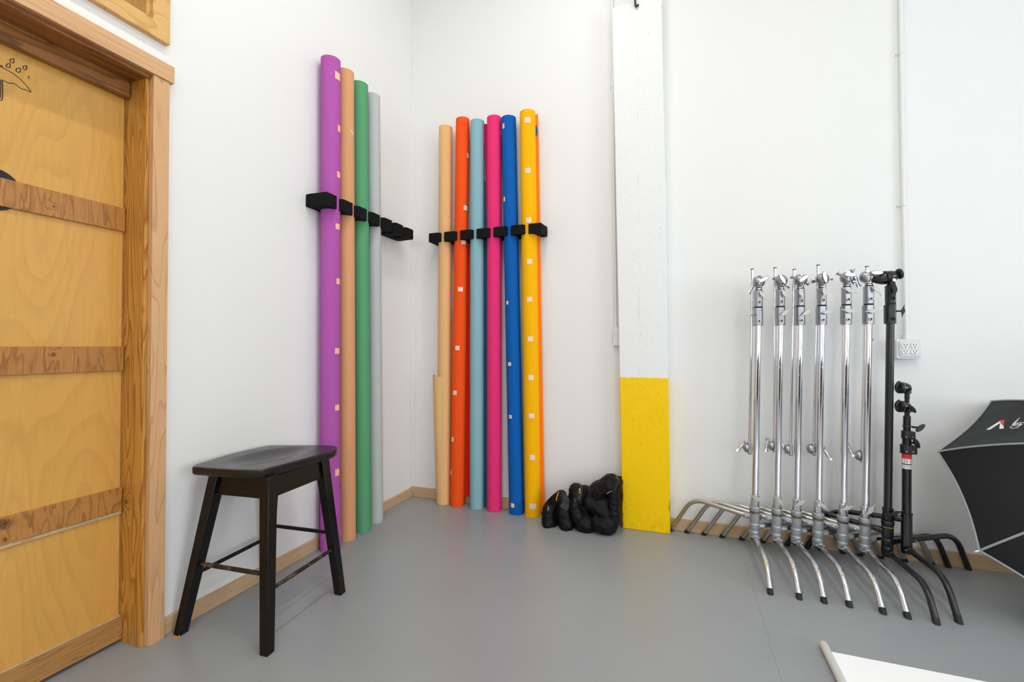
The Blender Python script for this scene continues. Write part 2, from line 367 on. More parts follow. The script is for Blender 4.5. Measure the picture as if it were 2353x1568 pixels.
# right wall with a big daylight window, rear wall with two
def wall_with_holes(name, axis, pos, thick, lo, hi, holes):
    bm = nb(); holes = sorted(holes); cur = lo
    def bx(a0, a1, z0, z1):
        if axis == 'x': box(bm, (pos, a0, z0), (pos+thick, a1, z1))
        else: box(bm, (a0, pos, z0), (a1, pos+thick, z1))
    for a0, a1, z0, z1 in holes:
        bx(cur, a0, 0, RZ); bx(a0, a1, 0, z0); bx(a0, a1, z1, RZ); cur = a1
    bx(cur, hi, 0, RZ); struct(obj(name, bm, M['darkwall'] if name == 'wall_rear' else M['wall'], ang=0))
wall_with_holes('wall_right', 'x', RX, .15, RY, .15, [(-4.8, -2.4, .8, 2.9)])
wall_with_holes('wall_rear', 'y', RY-.15, .15, -.15, RX, [(.9, 2.9, .9, 3.3), (4.3, 6.3, .9, 3.3)])
md = mat('daylight_pane', (255, 255, 255), .3); b_ = md.node_tree.nodes['Principled BSDF']; b_.inputs['Emission Color'].default_value = (.86, .93, 1, 1); b_.inputs['Emission Strength'].default_value = 4.0
def daywin(n, axis, pos, a0, a1, z0, z1, md=md):
    w = struct(thing('window_%d' % n, None, None, (0, 0, 0)))
    def bx(nm, x0, x1, y0, y1, z0_, z1_, m):
        if axis == 'y': B1(nm, (x0, y0, z0_), (x1, y1, z1_), m, w)
        else: B1(nm, (y0, x0, z0_), (y1, x1, z1_), m, w)
    bx('pane', a0, a1, pos-.02, pos-.01, z0, z1, md)
    bm = nb(); k = 4
    for i in range(k+1):
        a = a0+(a1-a0)*i/k
        lo, hi = ((a-.03, pos-.01, z0), (a+.03, pos+.05, z1)); 
        if axis == 'x': lo, hi = (lo[1], lo[0], lo[2]), (hi[1], hi[0], hi[2])
        box(bm, lo, hi)
    for z in (z0, (z0+z1)/2, z1):
        lo, hi = ((a0, pos-.01, z-.03), (a1, pos+.05, z+.03))
        if axis == 'x': lo, hi = (lo[1], lo[0], lo[2]), (hi[1], hi[0], hi[2])
        box(bm, lo, hi)
    obj('window_frame', bm, M['blackplastic'], w, ang=0)
daywin(2, 'y', RY-.08, .9, 2.9, .9, 3.3); daywin(3, 'y', RY-.08, 4.3, 6.3, .9, 3.3)
md2 = md.copy(); md2.node_tree.nodes['Principled BSDF'].inputs['Emission Strength'].default_value = 6.5
daywin(4, 'x', RX+.05, -4.8, -2.4, .8, 2.9, md2)
# dark slab added on the unseen rear wall, gives the chrome dark reflections
struct(B1('dark_reflection_slab', (3.1, RY, 0), (4.1, RY+.05, 2.3), M['blackplastic']))

# skirting
bm = nb(); box(bm, (0, -1.775, 0), (.015, 0, .066)); struct(obj('baseboard_left', bm, M['baseb'], bevel=.002))
struct(B1('baseboard_back', (.015, -.015, 0), (RX, 0, .072), M['baseb'], bevel=.002))
bm = nb(); box(bm, (0, -.012, .07), (.024, 0, RZ)); box(bm, (0, -.022, .07), (.006, -.012, RZ)); struct(obj('trim_1', bm, M['wall'], bevel=.0015))
# door casing
bm = nb(); box(bm, (.0, -1.833, 0), (.028, -1.776, 2.152)); struct(obj('trim_2', bm, M['trim'], bevel=.0015))
bm = nb(); box(bm, (.0, -3.0, 2.152), (.034, -1.762, 2.218)); struct(obj('trim_3', bm, M['trimh'], bevel=.0015))
bm = nb(); box(bm, (-.14, JY-.006, 0), (.004, JY+.006, 2.15)); struct(obj('trim_4', bm, M['jamb'], bevel=.001))
bm = nb(); box(bm, (-.14, JB, 2.136), (.016, JY, 2.153)); struct(obj('trim_5', bm, M['soffit'], bevel=.001))
bm = nb(); box(bm, (-.097, JB, 2.072), (-.078, JY-.012, 2.136)); struct(obj('trim_6', bm, M['soffit'], bevel=.001))
# door leaf
DX = -.105; YR = JY-.012
door = struct(thing('door_1', None, None, (DX, JY-.5, 0))); tag(door, 'birch plywood door with darker pine rails in a pine frame', 'door')
bm = nb(); box(bm, (DX-.035, JB+.02, .02), (DX-.006, YR, 2.12)); obj('panel', bm, M['birch'], door, bevel=.001)
bm = nb(); box(bm, (DX-.035, YR, .02), (DX-.010, YR+.006, 2.12)); obj('edge_strip', bm, M['plyedge'], door)
for z0, z1 in ((1.561, 1.65), (1.03, 1.121), (.499, .586)):
    obj('rail', (lambda b: (box(b, (DX-.006, JB+.02, z0), (DX+.004, YR+.002, z1)), b)[1])(nb()), M['rail'], door, bevel=.0012)
obj('ledge', (lambda b: (box(b, (DX-.006, JB+.02, .486), (DX+.0015, YR+.001, .4985)), b)[1])(nb()), M['ledge'], door, bevel=.001); obj('ledge', (lambda b: (box(b, (DX-.006, JB+.02, .0985), (DX+.0035, YR+.003, .104)), b)[1])(nb()), M['ledge'], door, bevel=.001)
obj('bottom_rail', (lambda b: (box(b, (DX-.03, JB+.02, .014), (DX+.006, YR+.006, .098)), b)[1])(nb()), M['plyedge'], door, bevel=.0015)
# black disc partly behind the upper rail
bm = nb(); dc = lw(-16, 430, DX-.004); 
lathe(bm, [(.066, 0), (.066, .003)], (DX-.0055, dc.y-.0, 1.612), (1, 0, 0), 40); obj('black_disc', bm, M['blackplastic'], door)['label'] = 'black round disc crossed by the upper rail'
# line drawing of an umbrella in rain
def draw(pts, closed=False, r=.0011, n=5):
    P = [lw(x, y, DX-.0056) for x, y in pts]
    if closed: P = P+[P[0]]
    return smooth_path(P, n) if n else P
bm = nb()
def c1(x, y): return (x/2.613, y/2.613)
drops = [[(62,357),(84,354),(82,375),(72,378),(62,372)], [(40,385),(60,383),(60,402),(48,405),(37,400)], [(100,412),(122,410),(120,430),(108,434),(96,424)], [(140,398),(160,396),(158,414),(148,418),(138,410)]]
for d in drops: tube(bm, draw([c1(*p) for p in d], True), .0011, 6)
tube(bm, draw([c1(*p) for p in [(180,458),(170,462),(170,470),(180,474)]]), .0009, 6)
tube(bm, draw([c1(*p) for p in [(0,400),(6,394),(14,398),(12,404),(60,430),(110,465),(150,505),(186,552),(150,538),(128,533),(100,512),(80,500),(60,500),(40,494),(16,480)]]), .0012, 6)
tube(bm, draw([c1(*p) for p in [(14,482),(16,520),(16,560),(15,592),(8,602),(0,603)]]), .0012, 6)
tube(bm, draw([c1(*p) for p in [(5,478),(5,530),(4,590)]]), .0012, 6)
obj('umbrella_drawing', bm, M['ink'], door)['label'] = 'thin black line drawing of an umbrella under raindrops'

# window high above the door
win = struct(thing('window_1', None, None, (0, WY0-.4, WZ0)))
tag(win, 'pine-framed window above the door', 'window')
def mitre(bm, y0, y1, z0, z1, w, x0, x1):
    o = [(y0, z0), (y1, z0), (y1, z1), (y0, z1)]; i = [(y0-w, z0+w), (y1+w, z0+w), (y1+w, z1-w), (y0-w, z1-w)]
    for k in range(4):
        a, b, c, d = o[k], o[(k+1) % 4], i[(k+1) % 4], i[k]
        hexa(bm, [(x0, *a), (x0, *b), (x0, *c), (x0, *d), (x1, *a), (x1, *b), (x1, *c), (x1, *d)])
bm = nb(); mitre(bm, -1.774, -2.84, 2.302, 3.31, .062, 0, .024); obj('casing', bm, M['winwood'], win, ang=0, bevel=.0015)
bm = nb()
box(bm, (-.21, WY0-.012, WZ0), (.004, WY0, WZ1)); box(bm, (-.21, WY1, WZ0), (.004, WY1+.012, WZ1)); box(bm, (-.21, WY1, WZ0-.004), (.004, WY0, WZ0+.008)); box(bm, (-.21, WY1, WZ1-.01), (.004, WY0, WZ1))
obj('window_frame', bm, M['winwood'], win, ang=0)
bm = nb(); mitre(bm, WY0-.012, WY1+.012, WZ0+.008, WZ1-.01, .036, -.18, -.145); obj('sash', bm, M['winwood'], win, ang=0, bevel=.001)
obj('pane', (lambda b: (box(b, (-.167, WY1+.04, WZ0+.04), (-.161, WY0-.04, WZ1-.04)), b)[1])(nb()), M['glass'], win, ang=0)

# column
Yc = -.09
cp = lambda px, py: bw(px, py, Yc)
bm = nb(); lev = [(-.0, 1.562, 1.842), (.93, 1.549, 1.834), (2.0, 1.530, 1.824), (3.0, 1.512, 1.809), (3.262, 1.509, 1.806)]
def colring(z, x0, x1, y0=Yc): return [bm.verts.new(p) for p in ((x0, y0, z), (x1, y0, z), (x1, 0, z), (x0, 0, z))]
rs = [colring(z, a, b) for z, a, b in lev]
for a, b in zip(rs, rs[1:]):
    for k in range(4): bm.faces.new((a[k], a[(k+1) % 4], b[(k+1) % 4], b[k]))
bm.faces.new(rs[0]); bm.faces.new(rs[-1])
x0 = 1.59; box(bm, (1.660, Yc+.003, 3.2), (1.806, 0, RZ))
obj_c = obj('column', bm, M['column'], ang=30, bevel=.004)
tag(obj_c, 'white painted timber column with a bright yellow lower third', 'column')
# cable on the column
bm = nb(); a = cp(1459, -40); b = cp(1460, 16); 
tube(bm, smooth_path([(a.x-.004, Yc-.012, RZ-.02), (a.x, Yc-.012, 3.6), (a.x, Yc-.013, a.z), (b.x, Yc-.014, b.z+.02), (b.x+.005, Yc-.014, b.z-.006), (b.x+.018, Yc-.006, b.z+.004)], 6), .006, 10)
tag(obj('cable', bm, M['cable']), 'short black cable hooked at the top of the timber column', 'cable')

# ------------------------------------------------------------------ sockets and conduits
def duplex(parent, c, w=.034):
    bm = nb(); pts = []
    for k in range(28):
        a = 2*PI*k/28; pts.append((.0165*math.cos(a), max(-.0138, min(.0138, .0165*math.sin(a)))))
    prism(bm, pts, (1, 0, 0), (0, 0, 1), (0, 1, 0), c, .006); r = obj('receptacle', bm, M['recep'], parent, bevel=.0006)
    bm = nb(); y = c[1]-.0032
    for dx in (-.0062, .0062): box(bm, (c[0]+dx-.0012, y-.0004, c[2]+.0005), (c[0]+dx+.0012, y+.001, c[2]+.0085))
    lathe(bm, [(.0026, 0), (.0026, .0012)], (c[0], y-.0004, c[2]-.0065), (0, 1, 0), 12)
    obj('slots', bm, M['dark'], r)
p0 = bw(2060, 780, -.05); p1 = bw(2117, 825, -.05)
ob = thing('outlet_box', 'white metal outlet box with four sockets right of the light stands', 'outlet', (p0.x, -.02, p1.z))
B1('back_box', (p0.x+.002, -.042, p1.z+.003), (p1.x-.002, 0, p0.z-.003), M['box'], ob, bevel=.003)
bm = nb(); W, H = p1.x-p0.x, p0.z-p1.z; e = .012
prism(bm, [(0, e/2), (e/2, 0), (W-e/2, 0), (W, e/2), (W, H-e/2), (W-e/2, H), (e/2, H), (0, H-e/2)], (1, 0, 0), (0, 0, 1), (0, -1, 0), (p0.x, -.045, p1.z), .005)
q = .011; prism(bm, [(q, q*1.6), (q*1.6, q), (W-q*1.6, q), (W-q, q*1.6), (W-q, H-q*1.6), (W-q*1.6, H-q), (q*1.6, H-q), (q, H-q*1.6)], (1, 0, 0), (0, 0, 1), (0, -1, 0), (p0.x, -.050, p1.z), .006)
obj('cover_plate', bm, M['box'], ob, bevel=.0015)
for dx in (.34, .72):
    for dz in (.35, .68): duplex(ob, (p0.x+W*dx, -.0545, p1.z+H*dz))
for dx in (.06, .94):
    for dz in (.08, .92):
        bm = nb(); lathe(bm, [(.003, 0), (.0025, .0015)], (p0.x+W*dx, -.0475, p1.z+H*dz), (0, -1, 0), 10); obj('screw', bm, M['screwhead'], ob)
def conduit(name, label, pts, r, straps, conn):
    c = thing(name, label, 'conduit', pts[0])
    bm = nb(); tube(bm, pts, r, 14); obj('pipe', bm, M['conduit'], c)
    for s in straps:
        bm = nb(); box(bm, (s.x-r-.016, -.003, s.z-.006), (s.x+r+.003, 0, s.z+.006)); lathe(bm, [(r+.0025, -.006), (r+.0025, .006)], (s.x, s.y, s.z), (0, 0, 1), 16)
        k = obj('strap', bm, M['conduit'], c, bevel=.001)
        bm = nb(); lathe(bm, [(.003, 0), (.0022, .002)], (s.x-r-.010, -.003, s.z), (0, -1, 0), 10); obj('screw', bm, M['cast'], k)
    bm = nb(); lathe(bm, [(r+.006, 0), (r+.006, .012), (r+.003, .013), (r+.003, .026)], conn, (0, 0, 1), 16); obj('connector', bm, M['conduit'], c, bevel=.0006)
a = bw(2079, 779, -.02); t0 = bw(2073, 193, -.02)
conduit('conduit', 'thin white conduit running up the wall from the four-socket box', [(a.x+.006, -.018, p0.z), (a.x+.004, -.018, 1.6), (t0.x, -.016, t0.z), (t0.x-.002, -.013, RZ)], .0095,
        [V((bw(2076, 473, -.018).x, -.018, bw(2076, 473, 0).z)), V((bw(2071, 125, -.016).x, -.015, bw(2071, 125, 0).z))], (a.x+.006, -.018, p0.z-.002))
b0 = bw(1409, 756, -.035); b1 = bw(1409, 795, -.035)
ob = thing('outlet_box', 'small white metal outlet box tucked against the timber column', 'outlet', (b0.x, -.02, b1.z))
B1('back_box', (b0.x, -.035, b1.z), (1.543, 0, b0.z), M['box'], ob, bevel=.003)
for z in (.26, .5, .75):
    bm = nb(); lathe(bm, [(.014, 0), (.013, .002), (.006, .0021)], (b0.x+.027, -.035, b1.z+(b0.z-b1.z)*z), (0, -1, 0), 22); obj('knockout', bm, M['box'], ob)
for z in (.42, .68):
    bm = nb(); lathe(bm, [(.0025, 0), (.0025, .0015)], (b0.x+.008, -.035, b1.z+(b0.z-b1.z)*z), (0, -1, 0), 10); obj('screw', bm, M['cast'], ob)
a = bw(1415, 750, -.02)
conduit('conduit', 'white conduit rising from the small outlet box beside the timber column', [(a.x, -.018, b0.z), (a.x-.003, -.017, 1.6), (a.x-.012, -.014, 2.2), (a.x-.024, -.014, RZ)], .008,
        [V((bw(1409, 200, -.014).x, -.014, bw(1409, 200, 0).z))], (a.x, -.018, b0.z-.002))

# ------------------------------------------------------------------ foam racks
def rack(name, label, along, start, ends, z0, z1, base, front):
    """along: 0 = back wall (runs +x, sticks out to -y); 1 = left wall (runs along y, sticks out to +x)"""
    def P(s, d): return V((s, -d, 0)) if along == 0 else V((d, s, 0))
    c = P((start+ends[-1])/2, .0); th_ = thing(name, label, 'rack', (c.x, c.y, z0))
    def poly(nm, pts, lo=z0, hi=z1):
        bm = nb(); A = [bm.verts.new(P(*p)+V((0, 0, lo))) for p in pts]; Bv = [bm.verts.new(P(*p)+V((0, 0, hi))) for p in pts]; k = len(pts)
        bm.faces.new(A); bm.faces.new(Bv[::-1])
        for i in range(k): bm.faces.new((A[i], A[(i+1) % k], Bv[(i+1) % k], Bv[i]))
        return obj(nm, bm, M['foam'], th_, bevel=.0025)
    poly('back_strip', [(start-.004, .0), (ends[-1]+.004, .0), (ends[-1]+.004, .019), (start-.004, .019)])
    w = .077
    for i, e in enumerate(ends):
        s = e-w if i else start
        L = [] ; R = []
        # concave sides hug the tubes
        for k in range(9):
            ang = PI*.12+ (PI*.80)*k/8            # from front lip to root
            d = base+.0+math.cos(ang)*.052; o = math.sin(ang)*.0305
            L.append((s-.0255+o if i else s, d)); R.append((e+.0255-o if i < len(ends)-1 else e, d))
        Ls = [(s, front)]+L+[(L[-1][0], .018)]; Rs = [(R[-1][0], .018)]+R[::-1]+[(e, front)]
        if i == 0: Ls = [(s, front-.0), (s-.004, .018)] if along == 0 else [(s, front), (s-.006, .018)]
        if i == len(ends)-1: Rs = [(e+.012, .018), (e, front)]
        poly('clip_block', Ls+Rs)
endsB = [.300, .425, .552, .677, .803, .929, 1.053]
rack('foam_rack', 'black foam clip rack on the back wall holding six paper rolls upright', 0, .223, endsB, 1.868, 1.930, .070, .140)
endsL = [-.975, -.845, -.718, -.591, -.462, -.334, -.208]
rack('foam_rack', 'black foam clip rack on the left wall with three empty slots near the corner', 1, -1.052, endsL, 1.878, 1.945, .068, .138)

# ------------------------------------------------------------------ paper rolls
def cylhit(px, py, c, r):
    o = CAM; d = ray(px, py); a = d.x*d.x+d.y*d.y; ox, oy = o.x-c[0], o.y-c[1]
    b = 2*(ox*d.x+oy*d.y); cc = ox*ox+oy*oy-r*r; D = b*b-4*a*cc
    if D < 0: D = 0
    t = (-b-math.sqrt(D))/(2*a); p = o+d*t; return math.atan2(p.y-c[1], p.x-c[0]), p.z
def roll(colr, label, b, tp, r, H, tapes=(), tm='tape', extra=None, flare=0):
    """b, tp: (x, y) of the axis at the floor and the top"""
    th_ = thing('paper_roll', label, 'backdrop roll', (b[0], b[1], 0), 'rolls of backdrop paper standing against the walls')
    ax = lambda z: V((b[0]+(tp[0]-b[0])*z/H, b[1]+(tp[1]-b[1])*z/H, z))
    bm = nb(); seg = 48
    def shell(z0, z1, r0, r1, ri, n=14, spiral=.0, a0=0.0, a1=2*PI, wob=.0006):
        rings = []
        full = a1-a0 > 6.28 and not spiral
        m = seg if full else seg+1
        for k in range(n+1):
            z = z0+(z1-z0)*k/n; c = ax(z); rr = r0+(r1-r0)*k/n; ro = []; rn = []
            for i in range(m):
                a = a0+(a1-a0)*i/seg; R = rr+spiral*i/seg+wob*noise.noise(V((a*1.5, z*3, r*100)))
                ro.append(bm.verts.new(c+V((math.cos(a)*R, math.sin(a)*R, 0)))); rn.append(bm.verts.new(c+V((math.cos(a)*(R-ri), math.sin(a)*(R-ri), 0))))
            rings.append((ro, rn))
        for (o0, i0), (o1, i1) in zip(rings, rings[1:]):
            for i in range(m if full else m-1):
                j = (i+1) % m; bm.faces.new((o0[i], o0[j], o1[j], o1[i])); bm.faces.new((i0[j], i0[i], i1[i], i1[j]))
            if not full:
                for i in (0, m-1): bm.faces.new((o0[i], o1[i], i1[i], i0[i]))
        for o_, i_ in (rings[0], rings[-1]):
            for i in range(m if full else m-1):
                j = (i+1) % m; bm.faces.new((o_[i], o_[j], i_[j], i_[i]))
    shell(0.001, H, r, r, .022)
    obj('paper', bm, M['p_'+colr], th_, ang=40)
    bm = nb(); c0, c1_ = ax(.004), ax(H-.004)
    lathe(bm, [(r-.0225, 0), (r-.0225, (c1_-c0).length), (r-.0265, (c1_-c0).length), (r-.0265, 0)], c0, c1_-c0, 24, cap=False)
    obj('core', bm, M['trim'], th_)['label'] = 'brown cardboard core'
    for tt in tapes:
        px, py = tt[:2]; w, h = (tt[2:4] if len(tt) > 2 else (12, 11)); tr = tt[4] if len(tt) > 4 else 0
        c = ax(H*.5); 
        for _ in range(2):
            a, z = cylhit(px, py, c, r+tr); c = ax(z)
        D = (CAM-V((c.x, c.y, z))).length; hw = w/2/F*D; hh = h/2/F*D
        bm = nb(); R = r+.0012+tr; n = 6; da = hw/R; Vv = []
        for zz in (z-hh, z+hh):
            for dr in (0, .0007):
                Vv.append([bm.verts.new(ax(zz)+V((math.cos(a+da*(2*i/n-1))*(R+dr), math.sin(a+da*(2*i/n-1))*(R+dr), 0))) for i in range(n+1)])
        for i in range(n):
            bm.faces.new((Vv[1][i], Vv[1][i+1], Vv[3][i+1], Vv[3][i])); bm.faces.new((Vv[0][i+1], Vv[0][i], Vv[2][i], Vv[2][i+1]))
            bm.faces.new((Vv[0][i], Vv[0][i+1], Vv[1][i+1], Vv[1][i])); bm.faces.new((Vv[3][i], Vv[3][i+1], Vv[2][i+1], Vv[2][i]))
        for i in (0, n): bm.faces.new((Vv[0][i], Vv[1][i], Vv[3][i], Vv[2][i]))
        obj('tape', bm, M[tm], th_)
    if extra:
        for e in extra:
            bm = nb(); shell(**e['s']); obj(e.get('name', 'loose_layer'), bm, M['p_'+e.get('c', colr)], th_, ang=40)
    return th_, ax
XL = .066
def sheetstrip(parent, name, m, pts, thick=.0015):
    """vertical sheet following a plan-view line; pts = [(x, y, zbot, ztop), ...]"""
    bm = nb(); n = 16; rows = []
    for k in range(n+1):
        row = []
        for j, (x, y, zb, zt, *xt) in enumerate(pts):
            z = zb+(zt-zb)*k/n; x = x+((xt[0]-x)*k/n if xt else 0); w = .0025*noise.noise(V((x*9, y*9, z*4)))*(j > 0)
            row.append(V((x+w, y-w, z)))
        rows.append(row)
    for s in (0, 1):
        off = V((0, -thick*s, 0)); G = [[bm.verts.new(p+off) for p in r_] for r_ in rows]
        for k in range(n):
            for j in range(len(pts)-1): bm.faces.new((G[k][j], G[k][j+1], G[k+1][j+1], G[k+1][j]))
    return obj(name, bm, m, parent, ang=60)
p_t = [(776, 175, 12, 14), (779, 296, 8, 13), (778, 402, 9, 12), (776, 521, 11, 12), (777, 647, 10, 12), (775, 807, 12, 12), (775, 937, 11, 12), (775, 1086, 11, 14), (785, 1224, 8, 14, .0025)]
roll('purple', 'tall purple paper roll, leftmost of those against the left wall', (XL+.004, -.936), (XL, -.946), .0520, 2.727, p_t, 'tapep',
     [dict(s=dict(z0=.0015, z1=.335, r0=.0552, r1=.0562, ri=.0012, a0=-1.9, a1=4.0, spiral=.0))])
rp, axp = roll('peach', 'tan brown paper roll between the purple and green rolls', (XL+.002, -.796), (XL, -.829), .0500, 2.725)
a, z = cylhit(808, 303, (XL, -.826), .05); bm = nb(); c = axp(z)
tube(bm, [c+V((math.cos(a+k*.13-.2)*.0512, math.sin(a+k*.13-.2)*.0512, -k*.0045+.008)) for k in range(5)], .0052, 6)
for v in bm.verts:
    d = V((v.co.x-c.x, v.co.y-c.y, 0)); L = d.length; nr = .0503+(L-.0503)*.12; v.co.x = c.x+d.x/L*nr; v.co.y = c.y+d.y/L*nr
obj('tape', bm, M['tapec'], rp)
roll('green', 'green paper roll between the tan brown and grey rolls', (XL+.004, -.660), (XL, -.702), .0510, 2.722)
roll('grey', 'pale grey paper roll, closest to the corner on the left wall', (XL-.002, -.520), (XL, -.573), .0455, 2.721)
YB = -.068
t_, axt = roll('tan', 'cream tan paper roll with a loose sheet flaring at its foot', (.310, YB), (.318, YB), .0480, 2.706, [(1033, 363, 8, 10), (1031, 492, 9, 10), (1029, 574, 10, 10), (1030, 680, 10, 10), (1036, 1090, 5, 10)], 'tapek')
# loose flared sheet at the foot of the tan roll
bm = nb(); n = 18; m_ = 26; G = []
for k in range(n+1):
    z = .003+(.905-.003)*k/n; row = []
    fl_ = .004+.034*(k/n)**1.0
    for j in range(m_+1):
        a = -PI*1.06+ (PI*1.25)*j/m_; c = axt(z); lft = max(0, -math.cos(a))
        R = .0488+fl_*lft**.8; row.append(c+V((math.cos(a)*R, math.sin(a)*R*(1 if math.sin(a) < 0 else .8), (.006*math.sin(a*5) if k == 0 else 0)+(.012*lft if k == n else 0))))
    G.append(row)
for s in (0, .0012):
    Q = [[bm.verts.new(V((p.x, p.y-s, max(p.z, .001)))) for p in r_] for r_ in G]
    for k in range(n):
        for j in range(m_): bm.faces.new((Q[k][j], Q[k][j+1], Q[k+1][j+1], Q[k+1][j]))
obj('loose_sheet', bm, M['p_tan'], t_, ang=60)
o_, axo = roll('orange', 'vivid orange paper roll, second on the back wall rack', (.417, YB), (.456, YB-.002), .0485, 2.739,
     [(1075, 358, 5, 10), (1070, 478, 10, 10), (1065, 557, 10, 9), (1058, 665, 11, 10), (1051, 800, 10, 10, .002), (1045, 903, 10, 10, .002), (1040, 1010, 7, 10, .002), (1037, 1086, 4, 10, .002)], 'tape',
     [dict(s=dict(z0=.020, z1=1.40, r0=.0512, r1=.0506, ri=.001, a0=-2.9, a1=1.0))])
sheetstrip(o_, 'loose_edge', M['p_red'], [(.46, -.052, .06, 1.88), (.49, -.047, .065, 1.86), (.512, -.040, .05, 1.83)])
s_, _ = roll('sky', 'pale sky blue paper roll between the orange and magenta rolls', (.568, YB), (.568, YB), .0490, 2.706)
sheetstrip(s_, 'loose_edge', M['p_navy'], [(.60, -.055, .02, 2.30), (.632, -.045, .02, 2.28), (.645, -.036, .02, 2.25)])
m__, _ = roll('magenta', 'magenta pink paper roll, fourth on the back wall rack', (.699, YB), (.697, YB), .0500, 2.710)
sheetstrip(m__, 'loose_edge', M['p_crimson'], [(.665, -.078, 1.95, 2.67, .660), (.655, -.076, 1.95, 2.675, .640), (.645, -.070, 1.95, 2.68, .622)])
roll('blue', 'deep blue paper roll leaning slightly left, beside the yellow roll', (.862, YB), (.804, YB), .0500, 2.690,
     [(1157, 290, 5, 10), (1159, 458, 5, 10), (1166, 696, 6, 8), (1171, 837, 8, 8), (1173, 958, 7, 8), (1178, 1162, 8, 9)])
y_, axy = roll('yellow', 'golden yellow paper roll with a column of tape squares down its front', (.977, YB), (.941, YB), .0530, 2.704,
     [(1212, 276), (1213, 392), (1215, 506), (1217, 601), (1217, 688), (1219, 779), (1220, 868), (1221, 956), (1223, 1052), (1224, 1164, 14, 12)])
sheetstrip(y_, 'loose_edge', M['p_orange2'], [(1.0, -.052, .015, 2.68, .965), (1.022, -.048, .02, 2.69, .985), (1.050, -.040, .015, 2.70, 1.006)])
bm = nb(); q = bw(1232, 300, -.055); prism(bm, [(-.011, -.034), (.004, -.034), (.010, 0), (.002, .035), (-.011, .03)], (1, 0, 0), (0, 0, 1), (0, 1, 0), (q.x, -.054, q.z), .004)
obj('blue_tape', bm, M['p_blue'], y_)

# ------------------------------------------------------------------ stool
def stool():
    t = thing('stool', 'black wooden four-legged stool with a dished seat', 'stool', (.275, -1.51, 0))
    foot = [V((.055, -1.733, 0)), V((.472, -1.707, 0)), V((.440, -1.287, 0)), V((.036, -1.318, 0))]
    top = [V((.155, -1.658, .622)), V((.390, -1.632, .622)), V((.376, -1.338, .622)), V((.122, -1.366, .622))]
    rz = math.radians(3); ux, uy = V((math.cos(rz), math.sin(rz), 0)), V((-math.sin(rz), math.cos(rz), 0))
    # which way each leg is thick (outer corner is the measured foot)
    for f, p, (sx, sy) in zip(foot, top, ((1, 1), (-1, 1), (-1, -1), (1, -1))):
        bm = nb(); w = .021
        def q(c, w_): return [c+ux*a*w_+uy*b*w_ for a, b in ((-1, -1), (1, -1), (1, 1), (-1, 1))]
        hexa(bm, q(f, .0175)+q(p, .0225)); obj('leg', bm, M['stool'], t, bevel=.002)
    def at(i, z): return foot[i]+(top[i]-foot[i])*(z/.622)
    for i, j in ((0, 1), (1, 2), (2, 3), (3, 0)):
        bm = nb(); a, b = at(i, .612), at(j, .612); d = (b-a).normalized(); nrm = V((d.y, -d.x, 0))
        a2, b2 = at(i, .535), at(j, .535); k = .009
        hexa(bm, [a2+nrm*k, b2+nrm*k, b2-nrm*k, a2-nrm*k, a+nrm*k, b+nrm*k, b-nrm*k, a-nrm*k]); obj('apron', bm, M['stool'], t, bevel=.001)
    for i, j, z, m in ((0, 1, .265, 'dowel'), (1, 2, .207, 'dowel'), (2, 3, .278, 'stool'), (3, 0, .222, 'stool')):
        a, b = at(i, z), at(j, z); bm = nb(); n = 12
        tube(bm, [a+(b-a)*k/n for k in range(n+1)], [.0085-.0015*abs(2*k/n-1)**3 for k in range(n+1)], 12); obj('stretcher', bm, M[m], t)
    # seat outline: a rounded four-sided plate with bowed sides, measured on the seat plane
    opx = [(138,452),(156,430),(205,408),(400,349),(700,262),(1000,190),(1170,155),(1290,143),(1500,141),(1750,141),(1950,142),(2110,146),(2185,157),(2203,180),(2175,206),(2090,240),(1850,305),(1600,372),(1400,424),(1240,466),(1175,486),(1110,497),(980,499),(800,495),(600,486),(420,474),(260,461),(175,456)]
    out = [fl(420+a/6.192, 1000+b/6.192, .652) for a, b in opx]
    for p in out: p.z = 0
    out = smooth_path(out+[out[0]], 4)[:-1]
    cen = V((.265, -1.50, 0)); ZT, ZB = .652, .619
    def dish(p):
        u = (p.x-.27)/.17; v = (p.y+1.50)/.185
        h = 0
        for cx in (-.075, .075): h += 0
        e = (p.x-.235)/.115, (p.y+1.49)/.19
        q_ = e[0]**2+e[1]**2; return -.012*max(0, 1-q_)**1.2*1.6
    bm = nb(); rings = []; N = len(out)
    for s in [0]+[k/14 for k in range(1, 14)]+[.955, .985, 1.0]:
        rings.append([bm.verts.new((cen+(p-cen)*max(s, .004)).xy.to_3d()+V((0, 0, ZT+dish(cen+(p-cen)*s)-(.0018 if s == 1 else (.0004 if s == .985 else 0))))) for p in out])
    rings.append([bm.verts.new((cen+(p-cen)*1.004).xy.to_3d()+V((0, 0, ZT-.0055))) for p in out])
    rings.append([bm.verts.new((cen+(p-cen)*1.0).xy.to_3d()+V((0, 0, ZB+.006))) for p in out])
    rings.append([bm.verts.new((cen+(p-cen)*.975).xy.to_3d()+V((0, 0, ZB))) for p in out])
    for a, b in zip(rings, rings[1:]):
        for k in range(N): bm.faces.new((a[k], a[(k+1) % N], b[(k+1) % N], b[k]))
    bm.faces.new(rings[0]); bm.faces.new(rings[-1])
    seat = obj('seat', bm, M['seat'], t, ang=50)
    for px, py in ((463, 1066), (624, 1026)):
        p = fl(px, py, ZT); p = p+(cen-p)*.03; bm = nb(); lathe(bm, [(.0062, 0), (.0055, .0006)], (p.x, p.y, ZT-.0003), (0, 0, 1), 14)
        o = obj('dowel_plug', bm, M['dowel'], seat)
stool()
bm = nb(); p = fl(404, 1467)
